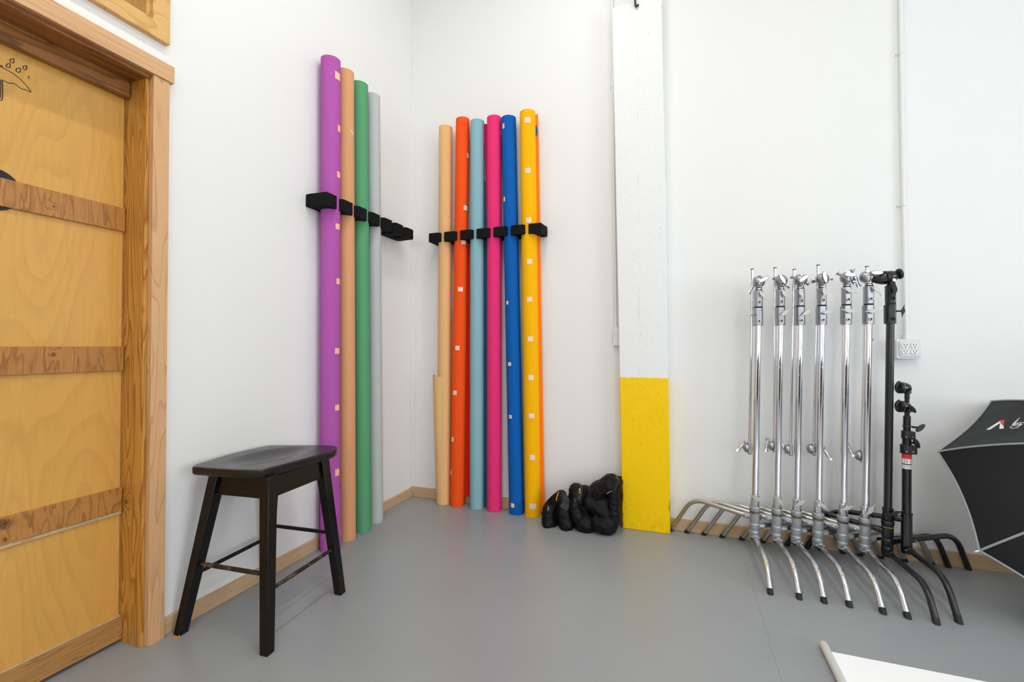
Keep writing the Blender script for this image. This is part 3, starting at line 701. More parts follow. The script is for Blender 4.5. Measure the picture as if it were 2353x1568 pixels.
for k in range(5): lathe(bm, [(.003, 0), (.004, .003), (.002, .006)], (p.x+.003*k-.006, p.y+.004*math.sin(k*2)-.004+.002*k, 0), (0, 0, 1), 6)
tag(obj('debris_crumb', bm, M['debris'], origin=V((p.x, p.y, 0))), 'orange crumb on the floor by the left foot of the stool', 'debris')

# ------------------------------------------------------------------ sandbags
def blob(name, lobes, parent, m, vox=.006, smooth=22, seed=0):
    bm = nb()
    for c, r, rot in lobes:
        mt = Matrix.Translation(c) @ rot.to_4x4() @ Matrix.Diagonal((*r, 1))
        g = bmesh.ops.create_icosphere(bm, subdivisions=3, radius=1, matrix=mt)
    me = bpy.data.meshes.new('tmp'); bm.to_mesh(me); bm.free(); o = bpy.data.objects.new('tmp', me); col.objects.link(o)
    r = o.modifiers.new('r', 'REMESH'); r.mode = 'VOXEL'; r.voxel_size = vox
    s = o.modifiers.new('s', 'SMOOTH'); s.iterations = smooth; s.factor = .5
    dg = bpy.context.evaluated_depsgraph_get(); dg.update(); me2 = bpy.data.meshes.new_from_object(o.evaluated_get(dg))
    bpy.data.objects.remove(o); bm = nb(); bm.from_mesh(me2); bm.normal_update()
    for v in bm.verts:
        p = v.co*26+V((seed*3.1, 0, 0)); w = noise.noise(V((p.x, p.y, p.z*.45)))*.006+(.5-abs(noise.noise(V((p.x*1.1+p.z*.5, p.y, p.z*1.1)))) )*.009
        v.co += v.normal*w
        if v.co.z < .001: v.co.z = .001
        if v.co.y > -.017: v.co.y = -.017
    global BAG
    BAG = BVHTree.FromBMesh(bm)
    return obj(name, bm, m, parent, ang=80)
def on(px, py, lift=.003):
    r = ray(px, py); loc = BAG.ray_cast(CAM, r)[0]
    return loc-r*lift if loc is not None else bw(px, py, -.16)
def E_(px, py, y, wpx, hpx, depth, rot=0):
    c = bw(px, py, y); D = (c-CAM).dot(fwd); return (c, (wpx/2/F*D, depth/2, hpx/2/F*D), Matrix.Rotation(math.radians(rot), 3, 'Y'))
def strap(parent, pts, w, m, name='strap', thick=.003, side=None):
    bm = nb(); P = smooth_path(pts, 5); prev = None
    for i, p in enumerate(P):
        t = (P[min(i+1, len(P)-1)]-P[max(i-1, 0)]).normalized(); s = V(side) if side else t.cross(V((0, -1, 0))).normalized()
        n = s.cross(t).normalized(); ring = [bm.verts.new(p+s*a*w/2+n*b*thick/2) for a, b in ((-1, -1), (1, -1), (1, 1), (-1, 1))]
        if prev:
            for k in range(4): bm.faces.new((prev[k], prev[(k+1) % 4], ring[(k+1) % 4], ring[k]))
        else: bm.faces.new(ring)
        prev = ring
    bm.faces.new(prev); return obj(name, bm, m, parent, bevel=.0006)
G_ = 'black nylon sandbags slumped left of the column'
def CAP(a, b, y0, y1, r0, r1, dep=1.5, n=5):          # a tapered sausage of overlapping lobes
    L = []
    for k in range(n+1):
        f = k/n; L.append(E_(a[0]+(b[0]-a[0])*f, a[1]+(b[1]-a[1])*f, y0+(y1-y0)*f, 2*(r0+(r1-r0)*f), 2*(r0+(r1-r0)*f), 2*(r0+(r1-r0)*f)*.0027*dep))
    return L
s1 = thing('sandbag', 'small black sandbag with yellow piping, nearest the yellow roll', 'sandbag', (1.19, -.17, 0), G_)
blob('bag', CAP((1263, 1172), (1262, 1200), -.165, -.19, 16, 16)+CAP((1299, 1174), (1303, 1206), -.170, -.20, 18, 16)+CAP((1265, 1166), (1286, 1143), -.14, -.14, 15, 13)+CAP((1288, 1139), (1302, 1166), -.14, -.16, 11, 17)+CAP((1280, 1165), (1281, 1196), -.11, -.13, 18, 17)
     +[E_(1249, 1208, -.20, 8, 8, .02), E_(1274, 1208, -.215, 8, 8, .02), E_(1288, 1213, -.215, 8, 8, .02), E_(1304, 1219, -.225, 12, 9, .03), E_(1316, 1202, -.20, 7, 12, .03)], s1, M['bag'], seed=1, smooth=7)
strap(s1, [on(1290, 1130), on(1298, 1139, .006), on(1301, 1150, .008), on(1299, 1161, .007), on(1294, 1170, .004)], .050, M['webbing'], 'flap', side=(.90, -.05, -.42))
strap(s1, [on(1284, 1132), on(1280.5, 1140), on(1278, 1151)], .005, M['yel'], 'yellow_piping', side=(1, 0, 0))['label'] = 'yellow piping'
strap(s1, [on(1259, 1164), on(1260, 1169), on(1259, 1174)], .005, M['cast'], 'zip_pull', side=(1, 0, 0))
s2 = thing('sandbag', 'black sandbag with a printed yellow mark, in the middle of three', 'sandbag', (1.35, -.17, 0), G_)
blob('bag', CAP((1324, 1127), (1330, 1150), -.125, -.14, 15, 18)+CAP((1322, 1157), (1331, 1184), -.155, -.18, 15, 19)+CAP((1345, 1129), (1352, 1152), -.11, -.12, 12, 18)+CAP((1339, 1202), (1352, 1203), -.185, -.18, 19, 20)+CAP((1345, 1165), (1350, 1195), -.12, -.14, 18, 20)
     +[E_(1330, 1218, -.20, 9, 7, .03), E_(1352, 1219, -.20, 9, 7, .03), E_(1311, 1142, -.14, 7, 12, .05)], s2, M['bag'], seed=2, smooth=7)
strap(s2, [on(1331, 1113), on(1333, 1121), on(1333, 1130), on(1331, 1140), on(1328, 1149)], .032, M['webbing'], 'handle', side=(.97, -.1, -.15))
strap(s2, [on(1332, 1122.5, .0055), on(1332, 1130, .0055)], .008, M['yel'], 'printed_mark', side=(1, 0, 0), thick=.001)['label'] = 'small yellow printed mark'
strap(s2, [on(1331.5, 1132, .0055), on(1331.5, 1134, .0055)], .013, M['yel'], 'printed_mark', side=(1, 0, 0), thick=.001)
strap(s2, [on(1319, 1145), on(1320.5, 1150), on(1322, 1155)], .0022, M['cast'], 'zip_pull', side=(1, 0, 0))
s3 = thing('sandbag', 'largest black sandbag, piled against the yellow base of the column', 'sandbag', (1.48, -.17, 0), G_)
blob('bag', CAP((1366, 1136), (1404, 1114), -.13, -.12, 21, 23)+CAP((1356, 1153), (1392, 1178), -.165, -.17, 17, 18)+CAP((1414, 1112), (1411, 1186), -.13, -.15, 16, 17, 1.9, 6)+CAP((1374, 1200), (1398, 1204), -.190, -.18, 19, 22)+CAP((1385, 1150), (1392, 1190), -.11, -.14, 26, 24)+CAP((1365, 1160), (1372, 1190), -.11, -.13, 18, 18)
     +[E_(1388, 1226, -.215, 16, 12, .03), E_(1365, 1218, -.20, 10, 8, .03), E_(1424, 1098, -.13, 8, 8, .05)], s3, M['bag'], seed=3, smooth=7)
strap(s3, [on(1421, 1100), on(1419, 1108), on(1415, 1119), on(1410, 1131)], .024, M['webbing'], 'handle', side=(.9, -.15, .4))
strap(s3, [on(1416, 1096, .006), on(1419, 1100, .006), on(1423, 1104, .006)], .003, M['yel'], 'yellow_piping', side=(.6, 0, .8))
strap(s3, [on(1394, 1135), on(1399, 1132), on(1405, 1129)], .006, M['cast'], 'zip_tag', side=(.3, 0, .95))['label'] = 'small grey tag'

# ------------------------------------------------------------------ light stands
LEV = [(-.038, -.0028), (-.027, -.0018), (-.009, -.0105), (.004, -.0108), (.026, -.0014), (.039, -.0026), (.0395, .0012), (.027, .0030), (.009, .0108), (-.004, .0105), (-.026, .0026), (-.0385, .0022)]
def lever(parent, c, ang, m, L=1.0, normal=(0, -1, 0), root=None, name='lever'):
    n = V(normal).normalized(); u0 = V((0, 0, 1)).cross(n).normalized()*1.0; u0 = -u0 if u0.dot(rgt) < 0 else u0
    v0 = V((0, 0, 1)); a = math.radians(ang); u = u0*math.cos(a)+v0*math.sin(a); v = -u0*math.sin(a)+v0*math.cos(a)
    bm = nb(); prism(bm, [(x*L*.92, y*L*.92) for x, y in LEV], u, v, n, c, .0042)
    if root is not None:
        cyl(bm, V(root), V(c)-n*.001, .0042, seg=10)
    return obj(name, bm, m, parent, bevel=.0007, seg=1)
def flare_handle(parent, c, ang, m, L=.048, normal=(0, -1, 0)):
    """bow-tie shaped T handle with flared trumpet ends"""
    n = V(normal).normalized(); u0 = V((0, 0, 1)).cross(n).normalized(); u0 = -u0 if u0.dot(rgt) < 0 else u0
    a = math.radians(ang); u = u0*math.cos(a)+V((0, 0, 1))*math.sin(a); bm = nb(); c = V(c)
    prof = [(-L, .0142), (-L*.95, .0132), (-L*.8, .0098), (-L*.58, .0075), (-L*.25, .0085), (0, .0100), (L*.25, .0085), (L*.58, .0075), (L*.8, .0098), (L*.95, .0132), (L, .0142)]
    lathe(bm, [(r, h) for h, r in prof], c, u, 20)
    return obj('wing_handle', bm, m, parent)
def grip_head(parent, c, blade, fl_ang, ms, mc, side='both', black=False, tilt=0, flr=(0, 0), name='grip_head', screw=True, R=.030, blade_off=(0, 0)):
    """two domed jaws on a horizontal bolt, an oval blade in front and a flared wing handle behind"""
    c = V(c); h = bpy.data.objects.new(name, None); col.objects.link(h); h.parent = parent; h.location = c-parent_org(parent); h.empty_display_size = .02
    a = math.radians(tilt); ax = V((math.cos(a), 0, math.sin(a)))
    for s in (-1, 1):
        if side == 'left' and s == 1: continue
        bm = nb(); lathe(bm, [(R, .006), (R*1.0, .010), (R*.93, .016), (R*.78, .022), (R*.52, .0275), (R*.2, .030), (0, .0305)], c, ax*s, 28); obj('jaw', bm, ms, h)
    bm = nb(); lathe(bm, [(R*.93, -.006), (R*.93, .006)], c, ax, 24); box(bm, (c.x-.0085, c.y-.016, c.z-R*1.15), (c.x+.0095, c.y+.014, c.z+R*1.08)); obj('hub', bm, mc, h, bevel=.002)
    if blade is not None:
        bm = nb(); pts = [(.031*math.cos(2*PI*k/20), .0115*math.sin(2*PI*k/20)) for k in range(20)]
        u0 = rgt; b = math.radians(blade); u = u0*math.cos(b)+V((0, 0, 1))*math.sin(b); v = -u0*math.sin(b)+V((0, 0, 1))*math.cos(b); n = -V(fwd).normalized()
        cc = c+V((blade_off[0], -R-.012, blade_off[1]))
        prism(bm, pts, u, v, u.cross(v), cc, .009); cyl(bm, c+V((0, -R*.5, 0)), cc, .005, seg=10); obj('blade_handle', bm, ms, h, bevel=.003, seg=3)
    if fl_ang is not None: flare_handle(h, c+V((flr[0], .020, flr[1])), fl_ang, mc)
    if screw:
        bm = nb(); o = c+V((.001, -.024, -R*.82)); lathe(bm, [(.0075, 0), (.0075, .010), (.006, .011), (.004, .011), (.004, .006)], o+V((0, .006, 0)), (0, -1, 0), 16); lathe(bm, [(.0041, .0)]+[(.0041, .0007)], o+V((0, -.001, 0)), (0, -1, 0), 12, 1)
        obj('bolt_ring', bm, [M['blackmetal'] if black else M['lever'], M['dark']], h)
    return h
def leg_path(c, tip, zlug, bend_frac, zb, droop=.006):
    c = V((c[0], c[1], 0)); tip = V((tip[0], tip[1], 0)); d = (tip-c); L = d.length; d /= L
    p0 = c+d*.018+V((0, 0, zlug)); p1 = c+d*(L*bend_frac)+V((0, 0, zb)); p2 = tip+V((0, 0, .012)); return bezround([p0, p1, p2], .075, 8), d
def stand(label, cx, cy, tips, lean, group, chrome=True, levers=None, head=None, arm=None, ztop=1.40, bends=None, tipz=0):
    t = thing('light_stand', label, 'light stand', (cx, cy, 0), group)
    mt, mk, ml, mc, mleg = (M['chrome'], M['satin'], M['lever'], M['cast'], M['chrome']) if chrome else (M['blackmetal'],)*2+(M['blackplastic'],)+(M['blackmetal'],)*2
    ax = lambda z: V((cx+lean[0]*z, cy+lean[1]*z, z))
    # base casting
    bm = nb()
    prof = [(.019, .088), (.0245, .092), (.0255, .125), (.0225, .131), (.0225, .134), (.0245, .140), (.0255, .165), (.0225, .171), (.0225, .174), (.0245, .180), (.0238, .236), (.0262, .240), (.0268, .246), (.0268, .256), (.0245, .260), (.020, .261)]
    lathe(bm, prof, ax(0), (lean[0], lean[1], 1), 32); base = obj('base_casting', bm, mc, t, ang=25)
    bm = nb(); lathe(bm, [(.0185, 0), (.0185, .008)], ax(.081), (0, 0, 1), 20); obj('rubber_plug', bm, M['rubber'], base)
    # label band
    bm = nb(); lathe(bm, [(.02462, .224), (.02455, .234)], ax(0), (lean[0], lean[1], 1), 48, cap=False); band = obj('label_band', bm, M['ink'] if False else M['blackplastic'], base)
    band['label'] = 'narrow black band with yellow and white marks'
    bm = nb(); 
    rr = random.Random(int(cx*1000))
    for k in range(120):
        g = k % 20; wht = g in (14, 16)
        if g in (12, 13, 15, 17, 18) or (not wht and rr.random() < .32): continue
        a0 = 2*PI*k/120+cx*9; a1 = a0+2*PI/120*.8; z0, z1 = (.2278, .2302) if wht else (.2268+.0012*rr.random(), .2314-.0010*rr.random())
        vs = [ax(z)+V((math.cos(a)*.0250, math.sin(a)*.0250, 0)) for a, z in ((a0, z0), (a1, z0), (a1, z1), (a0, z1))]
        f = bm.faces.new([bm.verts.new(v) for v in vs]); f.material_index = 1 if wht else 0
    obj('band_marks', bm, [M['yel'], M['white']], base)
    # legs with their lugs
    for i, (tip, (zl, bf, zb)) in enumerate(zip(tips, bends)):
        P, d = leg_path((cx+lean[0]*zl, cy+lean[1]*zl), tip, zl, bf, zb)
        dark = (i > 0 and chrome)
        bm = nb(); tube(bm, P, .0125, 16, cutz=.0015); lg = obj('leg', bm, (M['legmetal'] if dark else mleg), t)
        # rubber foot
        e = P[-1]; dd = (P[-1]-P[-2]).normalized(); s = e-dd*.007
        bm = nb(); tube(bm, [s, e-dd*.002, e+dd*.03], .0130, 16, cutz=.0008); obj('rubber_foot', bm, M['rubber'], lg)
        # lug
        bm = nb(); L0 = P[0]-d*.012; L1 = P[0]+(P[1]-P[0]).normalized()*.036; cyl(bm, L0, L1, .0165, .0150, 16); u_ = V((0, 0, 1)).cross(d)
        lug = obj('leg_socket', bm, mc, base, bevel=.002)
        for sgn in (-1, 1):
            bm = nb(); q = P[0]+d*.020+u_*sgn*.0155; lathe(bm, [(.0042, 0), (.0042, .003), (.002, .0042)], q, u_*sgn, 10); obj('rivet', bm, M['screwhead'] if chrome else M['blackmetal'], lug)
    # column tubes
    bm = nb(); cyl(bm, ax(.255), ax(1.235), .0170, seg=24); obj('riser_tube', bm, mt, t)
    # chrome sleeve with the leg lock lever
    bm = nb(); lathe(bm, [(.0205, .262), (.0215, .264), (.0215, .308), (.0230, .310), (.0230, .320), (.0205, .321), (.0172, .321)], ax(0), (lean[0], lean[1], 1), 24); sl = obj('sleeve', bm, mt, t, ang=30)
    a, off = levers[2]; cc = ax(.298)+V((off[0], -.038, off[1])); lever(sl, cc, a, ml, 1.0, root=ax(.298)+V((off[0]*.5, -.015, off[1])))
    # two locking collars
    for k, (z0, z1, w) in enumerate(((1.235, 1.330, .0215), (1.337, 1.425, .0190))):
        bm = nb(); seg = lambda q: [(-q, -q*.9), (q, -q*.9), (q, q*.9), (-q, q*.9)]
        c = ax(z0); n = 8
        prism(bm, [(w*.55, -w*1.15), (w*1.05, -w*.35), (w*1.05, w*.8), (w*.4, w*1.0), (-w*.4, w*1.0), (-w*1.05, w*.8), (-w*1.05, -w*.35), (-w*.55, -w*1.15)], (1, 0, 0), (0, 1, 0), (0, 0, 1), ax((z0+z1)/2), z1-z0)
        lathe(bm, [(w*1.12, 0), (w*1.12, .006)], ax(z0), (0, 0, 1), 24); lathe(bm, [(w*1.0, 0), (w*1.08, .003), (w*1.0, .005)], ax(z1-.004), (0, 0, 1), 24)
        co = obj('collar', bm, mk, t, bevel=.0025)
        # clamp screw
        bm = nb(); o = ax(z0+.024)+V((.002, -w*1.1, 0)); lathe(bm, [(.0088, 0), (.0088, .008), (.0070, .009), (.0045, .009), (.0045, .004)], o, (0, -1, 0), 16); lathe(bm, [(.0044, 0), (.0044, .0045)], o, (0, -1, 0), 12, 1)
        obj('clamp_screw', bm, [ml if chrome else M['blackplastic'], M['dark']], co)
        a, off, *sd = levers[1-k] if k == 0 else levers[0]
        zz = z0+.062
        if sd:
            s = sd[0]; cc = ax(zz)+V((s*(w+.028), -.004, off[1])); lever(co, cc, a, ml, .82, normal=(0.15*s, -1, 0), root=ax(zz)+V((s*w*.6, 0, 0)))
        else:
            cc = ax(zz)+V((off[0], -.046, off[1])); lever(co, cc, a, ml, 1.0, root=ax(zz)+V((off[0]*.5, -w, off[1])))
    bm = nb(); lathe(bm, [(.0212, 1.330), (.0212, 1.337)], ax(0), (lean[0], lean[1], 1), 24); obj('gasket', bm, M['rubber'], t)
    bm = nb(); lathe(bm, [(.0135, 1.42), (.0135, 1.450)], ax(0), (lean[0], lean[1], 1), 20); obj('neck', bm, mt, t)
    for z in (1.427, 1.4365):
        bm = nb(); lathe(bm, [(.0160, 0), (.0172, .002), (.0160, .0048)], ax(z), (0, 0, 1), 20); obj('washer', bm, M['rubber'], t)
    if head:
        c = ax(1.473)+V((head.get('dx', 0), 0, 0))
        gh = grip_head(t, c, head['blade'], head['flare'], mk, mt, side=head.get('side', 'both'), black=not chrome, tilt=head.get('tilt', 0), flr=head.get('flr', (0, 0)), blade_off=head.get('boff', (0, 0)))
    if arm:
        (xt, zt), (xb, zb), y = arm['top'], arm['bot'], arm.get('y', -.178)
        bm = nb(); cyl(bm, (xb, y, zb-.02), (xt, y, zt), .0079, seg=16); ar = obj('grip_arm', bm, M['chrome'], t)
        bm = nb(); cyl(bm, (xt, y, zt), (xt, y, zt+.005), .0084, seg=16); obj('end_cap', bm, M['rubber'], ar)
        # small head at the lower end
        h = arm['head']; hc = V((xb+h['jx'], y, zb))
        bm = nb(); box(bm, (xb-.0085, y-.016, zb-.033), (xb+.0085, y+.006, zb+.033)); hb = obj('arm_head', bm, M['satin'], ar, bevel=.003)
        for dz in (-.020, 0, .020):
            bm = nb(); lathe(bm, [(.0055, 0), (.0055, .005), (.0040, .0055)], (xb, y-.016, zb+dz), (0, -1, 0), 12); obj('bolt_hole', bm, M['cast'], hb)
        s = -1 if h['jx'] < 0 else 1
        bm = nb(); lathe(bm, [(.0250, 0), (.0255, .006), (.024, .012), (.019, .018), (.011, .022), (0, .0235)], (xb+s*.0085, y, zb+h.get('jz', 0)), (s, 0, 0), 26); obj('jaw', bm, M['satin'], hb)
        if h.get('fl') is not None: flare_handle(hb, (xb+h['fx'], y+.005, zb+h['fz']), h['fl'], M['chrome'], .036)
    return t
GC = 'nested chrome light stands in a row along the back wall'
CY0 = -.208
lean = (.022, 0)
X = [2.270, 2.375, 2.466, 2.563, 2.671, 2.765]
TF = [(2.277, -.618), (2.390, -.620), (2.485, -.618), (2.578, -.616), (2.693, -.628), (2.775, -.632)]
TL = [1.846, 1.940, 2.034, 2.133, 2.236, 2.343]; TR = [2.621, 2.723, 2.800, 2.893, 2.994, 3.106]
def bnd(): return [(.105, .83, .112), (.198, .72, .226), (.150, .80, .168)]
def armz(px, py, y=-.178): p = bw(px, py, y); return (p.x, p.z)
S = [
 dict(label='first chrome light stand from the left, nearest the yellow column', levers=[(-55, (.012, .0)), (2, (0, 0), -1), (-20, (.008, .012))],
      head=dict(blade=28, flare=64, side='both', boff=(.016, .006), flr=(-.026, -.018)), arm=dict(top=armz(1729, 620), bot=armz(1722, 1030), head=dict(jx=-.012, fl=50, fx=-.040, fz=.006))),
 dict(label='second chrome light stand from the left', levers=[(-65, (.010, 0)), (33, (.012, 0)), (-62, (.006, .012))],
      head=dict(blade=-58, flare=-35, boff=(-.002, .004), flr=(.006, -.006)), arm=dict(top=armz(1781, 617), bot=armz(1779, 1025), head=dict(jx=-.012, fl=84, fx=-.036, fz=.004))),
 dict(label='third chrome light stand from the left', levers=[(-75, (-.006, 0)), (33, (.020, 0)), (32, (.008, .012))],
      head=dict(blade=38, flare=-28, boff=(.004, .002), flr=(0, .002)), arm=dict(top=armz(1825, 621), bot=armz(1816, 1033), head=dict(jx=-.012, fl=115, fx=-.034, fz=.012))),
 dict(label='fourth chrome light stand from the left, with the tallest grip arm', levers=[(-88, (0, .006)), (0, (.014, 0)), (-42, (.010, .012))],
      head=dict(blade=-78, flare=8, boff=(0, .004), flr=(.002, -.002)), arm=dict(top=armz(1880, 611), bot=armz(1869, 1032), head=dict(jx=-.012, fl=-60, fx=.060, fz=-.02))),
 dict(label='fifth chrome light stand from the left, without a grip arm', levers=[(-25, (.002, .004)), (-13, (0, .004)), (24, (.008, .012))],
      head=dict(blade=-2, flare=-36, boff=(0, .010), flr=(0, .004)), arm=None),
 dict(label='sixth chrome light stand, next to the black one', levers=[(-60, (.018, .004)), (3, (.006, 0)), (58, (.010, .012))],
      head=dict(blade=0, flare=-74, dx=-.010, boff=(.028, .014), flr=(-.042, 0)), arm=dict(top=armz(1993, 614), bot=armz(1981, 1048), y=-.172, head=dict(jx=-.012, fl=112, fx=-.050, fz=.026)))]
for s, x, f, l, r in zip(S, X, TF, TL, TR):
    t = stand(s['label'], x, CY0, [f, (l, -.032), (r, -.034)], lean, GC, True, s['levers'], s['head'], s['arm'], bends=bnd())
    if s['label'].startswith('sixth'):
        bm = nb(); q = bw(2005, 783, CY0-.005); prism(bm, [(-.007, .008), (.006, .010), (.000, -.012)], (1, 0, 0), (0, 0, 1), (0, 1, 0), (q.x, CY0, q.z), .0015); obj('tape_flag', bm, M['bluetape'], t)['label'] = 'scrap of blue tape'
GB = 'black light stands beside the chrome row'
def black_stand(): 
    t = stand('tall black light stand just right of the chrome stands', 2.858, CY0, [(2.866, -.642), (2.462, -.034), (3.172, -.036)], (.020, 0), GB, False,
          [(-90, (0, .004)), (80, (0, 0), 1), (25, (.016, .010))], None, None, bends=[(.105, .84, .120), (.205, .72, .236), (.150, .80, .172)])
    # large black head, tipped to the left
    c = V((2.858+.02*1.47-.004, CY0, 1.470)); h = bpy.data.objects.new('grip_head', None); col.objects.link(h); h.parent = t; h.location = c-parent_org(t)
    a = math.radians(12); ax = V((-math.cos(a), -.12, -math.sin(a))).normalized()
    bm = nb(); lathe(bm, [(.020, -.028), (.024, -.022), (.0295, -.004), (.030, .006), (.030, .010)], c, ax, 26); obj('hub', bm, M['blackmetal'], h)
    bm = nb(); lathe(bm, [(.0305, .011), (.0335, .013), (.034, .024), (.0305, .026)], c, ax, 26); lathe(bm, [(.0315, .027), (.033, .029), (.030, .044), (.020, .064), (.008, .080), (.004, .083)], c, ax, 26); obj('jaw', bm, M['blackmetal'], h)
    k = c-ax*.036+V((.002, -.006, .004)); bm = nb(); u, v = frame(ax)
    lathe(bm, [(.0245, -.005), (.0262, -.002), (.0262, .004), (.024, .007)], k, -ax, 24); obj('round_knob', bm, M['blackplastic'], h)
    bm = nb(); lathe(bm, [(.0065, 0), (.0065, .007), (.003, .007)], c+V((.006, -.024, -.020)), (0, -1, 0), 14); obj('bolt_ring', bm, M['screwhead'], h)
    bm = nb(); lathe(bm, [(.0165, -.030), (.017, -.012), (.014, .0)], c, (0, 0, 1), 18); obj('stem', bm, M['blackmetal'], h)
black_stand()
def wing_knob(parent, c, ang, m=None, L=.030, normal=(0, -1, 0), stem=None):
    n = V(normal).normalized(); u0 = rgt; a = math.radians(ang); u = u0*math.cos(a)+V((0, 0, 1))*math.sin(a); v = n.cross(u)
    bm = nb(); pts = []
    for k in range(22):
        q = 2*PI*k/22; pts.append((L*math.cos(q)*(1+.06*math.cos(2*q)), L*.42*math.sin(q)))
    prism(bm, pts, u, v, n, c, .011)
    if stem is not None: cyl(bm, stem, c, .005, seg=10)
    return obj('wing_knob', bm, M['blackplastic'], parent, bevel=.0035, seg=3)
def short_stand():
    cx, cy = 2.936, CY0
    t = thing('light_stand', 'shorter black light stand with a red and white sticker', 'light stand', (cx, cy, 0), GB)
    ax = lambda z: V((cx+.012*z, cy, z)); m = M['blackmetal']
    bm = nb(); lathe(bm, [(.019, .108), (.0225, .112), (.0232, .150), (.0225, .155), (.0225, .296), (.0240, .298), (.0240, .306), (.019, .307)], ax(0), (.012, 0, 1), 28); base = obj('base_sleeve', bm, m, t, ang=30)
    for tip, (zl, bf, zb) in zip([(2.954, -.604), (2.560, -.034), (3.252, -.036)], [(.135, .80, .142), (.272, .74, .243), (.172, .80, .180)]):
        P, d = leg_path((cx, cy), tip, zl, bf, zb); bm = nb(); tube(bm, P, .0128, 16, cutz=.0015); lg = obj('leg', bm, m, t)
        e = P[-1]; dd = (P[-1]-P[-2]).normalized(); bm = nb(); tube(bm, [e-dd*.016, e-dd*.006, e+dd*.03], .0132, 16, cutz=.0008); obj('rubber_foot', bm, M['rubber'], lg)
        bm = nb(); cyl(bm, P[0]-d*.010, P[0]+(P[1]-P[0]).normalized()*.03, .0165, .0155, 16); sk = obj('leg_socket', bm, m, base, bevel=.002)
        u_ = V((0, 0, 1)).cross(d)
        bm = nb(); lathe(bm, [(.0042, 0), (.0042, .003)], P[0]+d*.018-u_*.0155, -u_, 10); obj('rivet', bm, M['screwhead'], sk)
    bm = nb(); cyl(bm, ax(.30), ax(.60), .0190, seg=24); obj('lower_tube', bm, m, t)
    bm = nb(); lathe(bm, [(.0194, .572), (.0194, .596)], ax(0), (.012, 0, 1), 32, mi=0, cap=False); lathe(bm, [(.0195, .548), (.0195, .572)], ax(0), (.012, 0, 1), 32, mi=1, cap=False)
    lathe(bm, [(.0194, .523), (.0194, .543)], ax(0), (.012, 0, 1), 32, mi=2, cap=False)
    for k in range(16):
        a = 2*PI*k/16; 
        for z0, z1, w in ((.550, .570, .10), (.526, .540, .08)):
            if (k*7) % 3 == 0 and z0 > .54: continue
            vs = [ax(z)+V((math.cos(b)*.0200, math.sin(b)*.0200, 0)) for b, z in ((a, z0+.003*(k % 3)), (a+w, z0), (a+w+.06*(k % 2), z1-.002*(k % 2)), (a+.03, z1))]
            bm.faces.new([bm.verts.new(v) for v in vs]).material_index = 3
    obj('sticker', bm, [M['redp'], M['white'], M['recep'], M['ink']], t)['label'] = 'red and white wrapped sticker with dark print'
    def collar(z0, z1, r, name='collar'):
        bm = nb(); lathe(bm, [(r-.003, z0), (r, z0+.002), (r, z1-.003), (r-.002, z1), (.012, z1)], ax(0), (.012, 0, 1), 24); box(bm, (ax(z0).x, cy-r*1.05, z0+.002), (ax(z0).x+r*1.2, cy+r*.6, z1-.002)); c = obj(name, bm, M['blackplastic'], t, bevel=.0015)
        for dx in (-.012, .014):
            bm = nb(); lathe(bm, [(.0025, 0), (.0025, .0015)], ax((z0+z1)/2-.008)+V((dx, -r*1.04, 0)), (0, -1, 0), 10); obj('rivet', bm, M['screwhead'], c)
        return c
    c1_ = collar(.596, .640, .0265); bm = nb(); cyl(bm, ax(.635), ax(.672), .0185, seg=20); obj('middle_tube', bm, m, t)
    c2 = collar(.668, .708, .0220); bm = nb(); cyl(bm, ax(.70), ax(.78), .0150, seg=20); lathe(bm, [(.0175, .728), (.0185, .731), (.0175, .734)], ax(0), (.012, 0, 1), 20); obj('upper_tube', bm, m, t)
    def knob(par, px, py, ang, z, L=.026):
        c = bw(px, py, cy-.03); wing_knob(par, c, ang, L=L, stem=ax(z)+V((.016, -.008, 0)))
    knob(c1_, 2106, 1019, -62, bw(2088, 1017, cy).z); knob(c2, 2115, 984, 40, bw(2098, 981, cy).z)
    # two small grip heads clipped to the spigot, pointing left
    bm = nb(); cyl(bm, ax(.77), ax(.93), .0095, seg=16); obj('spigot', bm, m, t)
    for py, zz in ((935, bw(2080, 938, cy).z), (905, bw(2080, 895, cy).z)):
        c = V((ax(zz).x, cy, zz)); h = bpy.data.objects.new('grip_head', None); col.objects.link(h); h.parent = t; h.location = c-parent_org(t)
        ax2 = V((-1, -.25, .06)).normalized()
        bm = nb(); lathe(bm, [(0, -.016), (.012, -.0145), (.020, -.008), (.0255, .004), (.028, .018), (.028, .024)], c+V((0, 0, .006)), ax2, 24); obj('jaw', bm, m, h)
        bm = nb(); lathe(bm, [(.0268, .025), (.0285, .027), (.0285, .038), (.026, .040)], c+V((0, 0, .006)), ax2, 24); obj('clamp_disc', bm, M['blackplastic'], h)
        bm = nb(); lathe(bm, [(.0272, .0245), (.0288, .0252), (.0288, .0262), (.0272, .027)], c+V((0, 0, .006)), ax2, 24); obj('washer', bm, M['cast'], h)
        bm = nb(); lathe(bm, [(.014, -.020), (.0155, -.018), (.0155, .004), (.0125, .010)], c+V((0, -.004, 0)), (0, 0, 1), 18); lathe(bm, [(.0105, -.045), (.0105, -.018)], c, (0, 0, 1), 16); obj('hub', bm, m, h)
        wing_knob(h, c+ax2*.044+V((0, -.004, .022)), 62, L=.018)
    wing_knob(t, bw(2096, 940, cy-.045), -48, L=.024, stem=ax(.83)+V((.0, -.01, 0)))
short_stand()

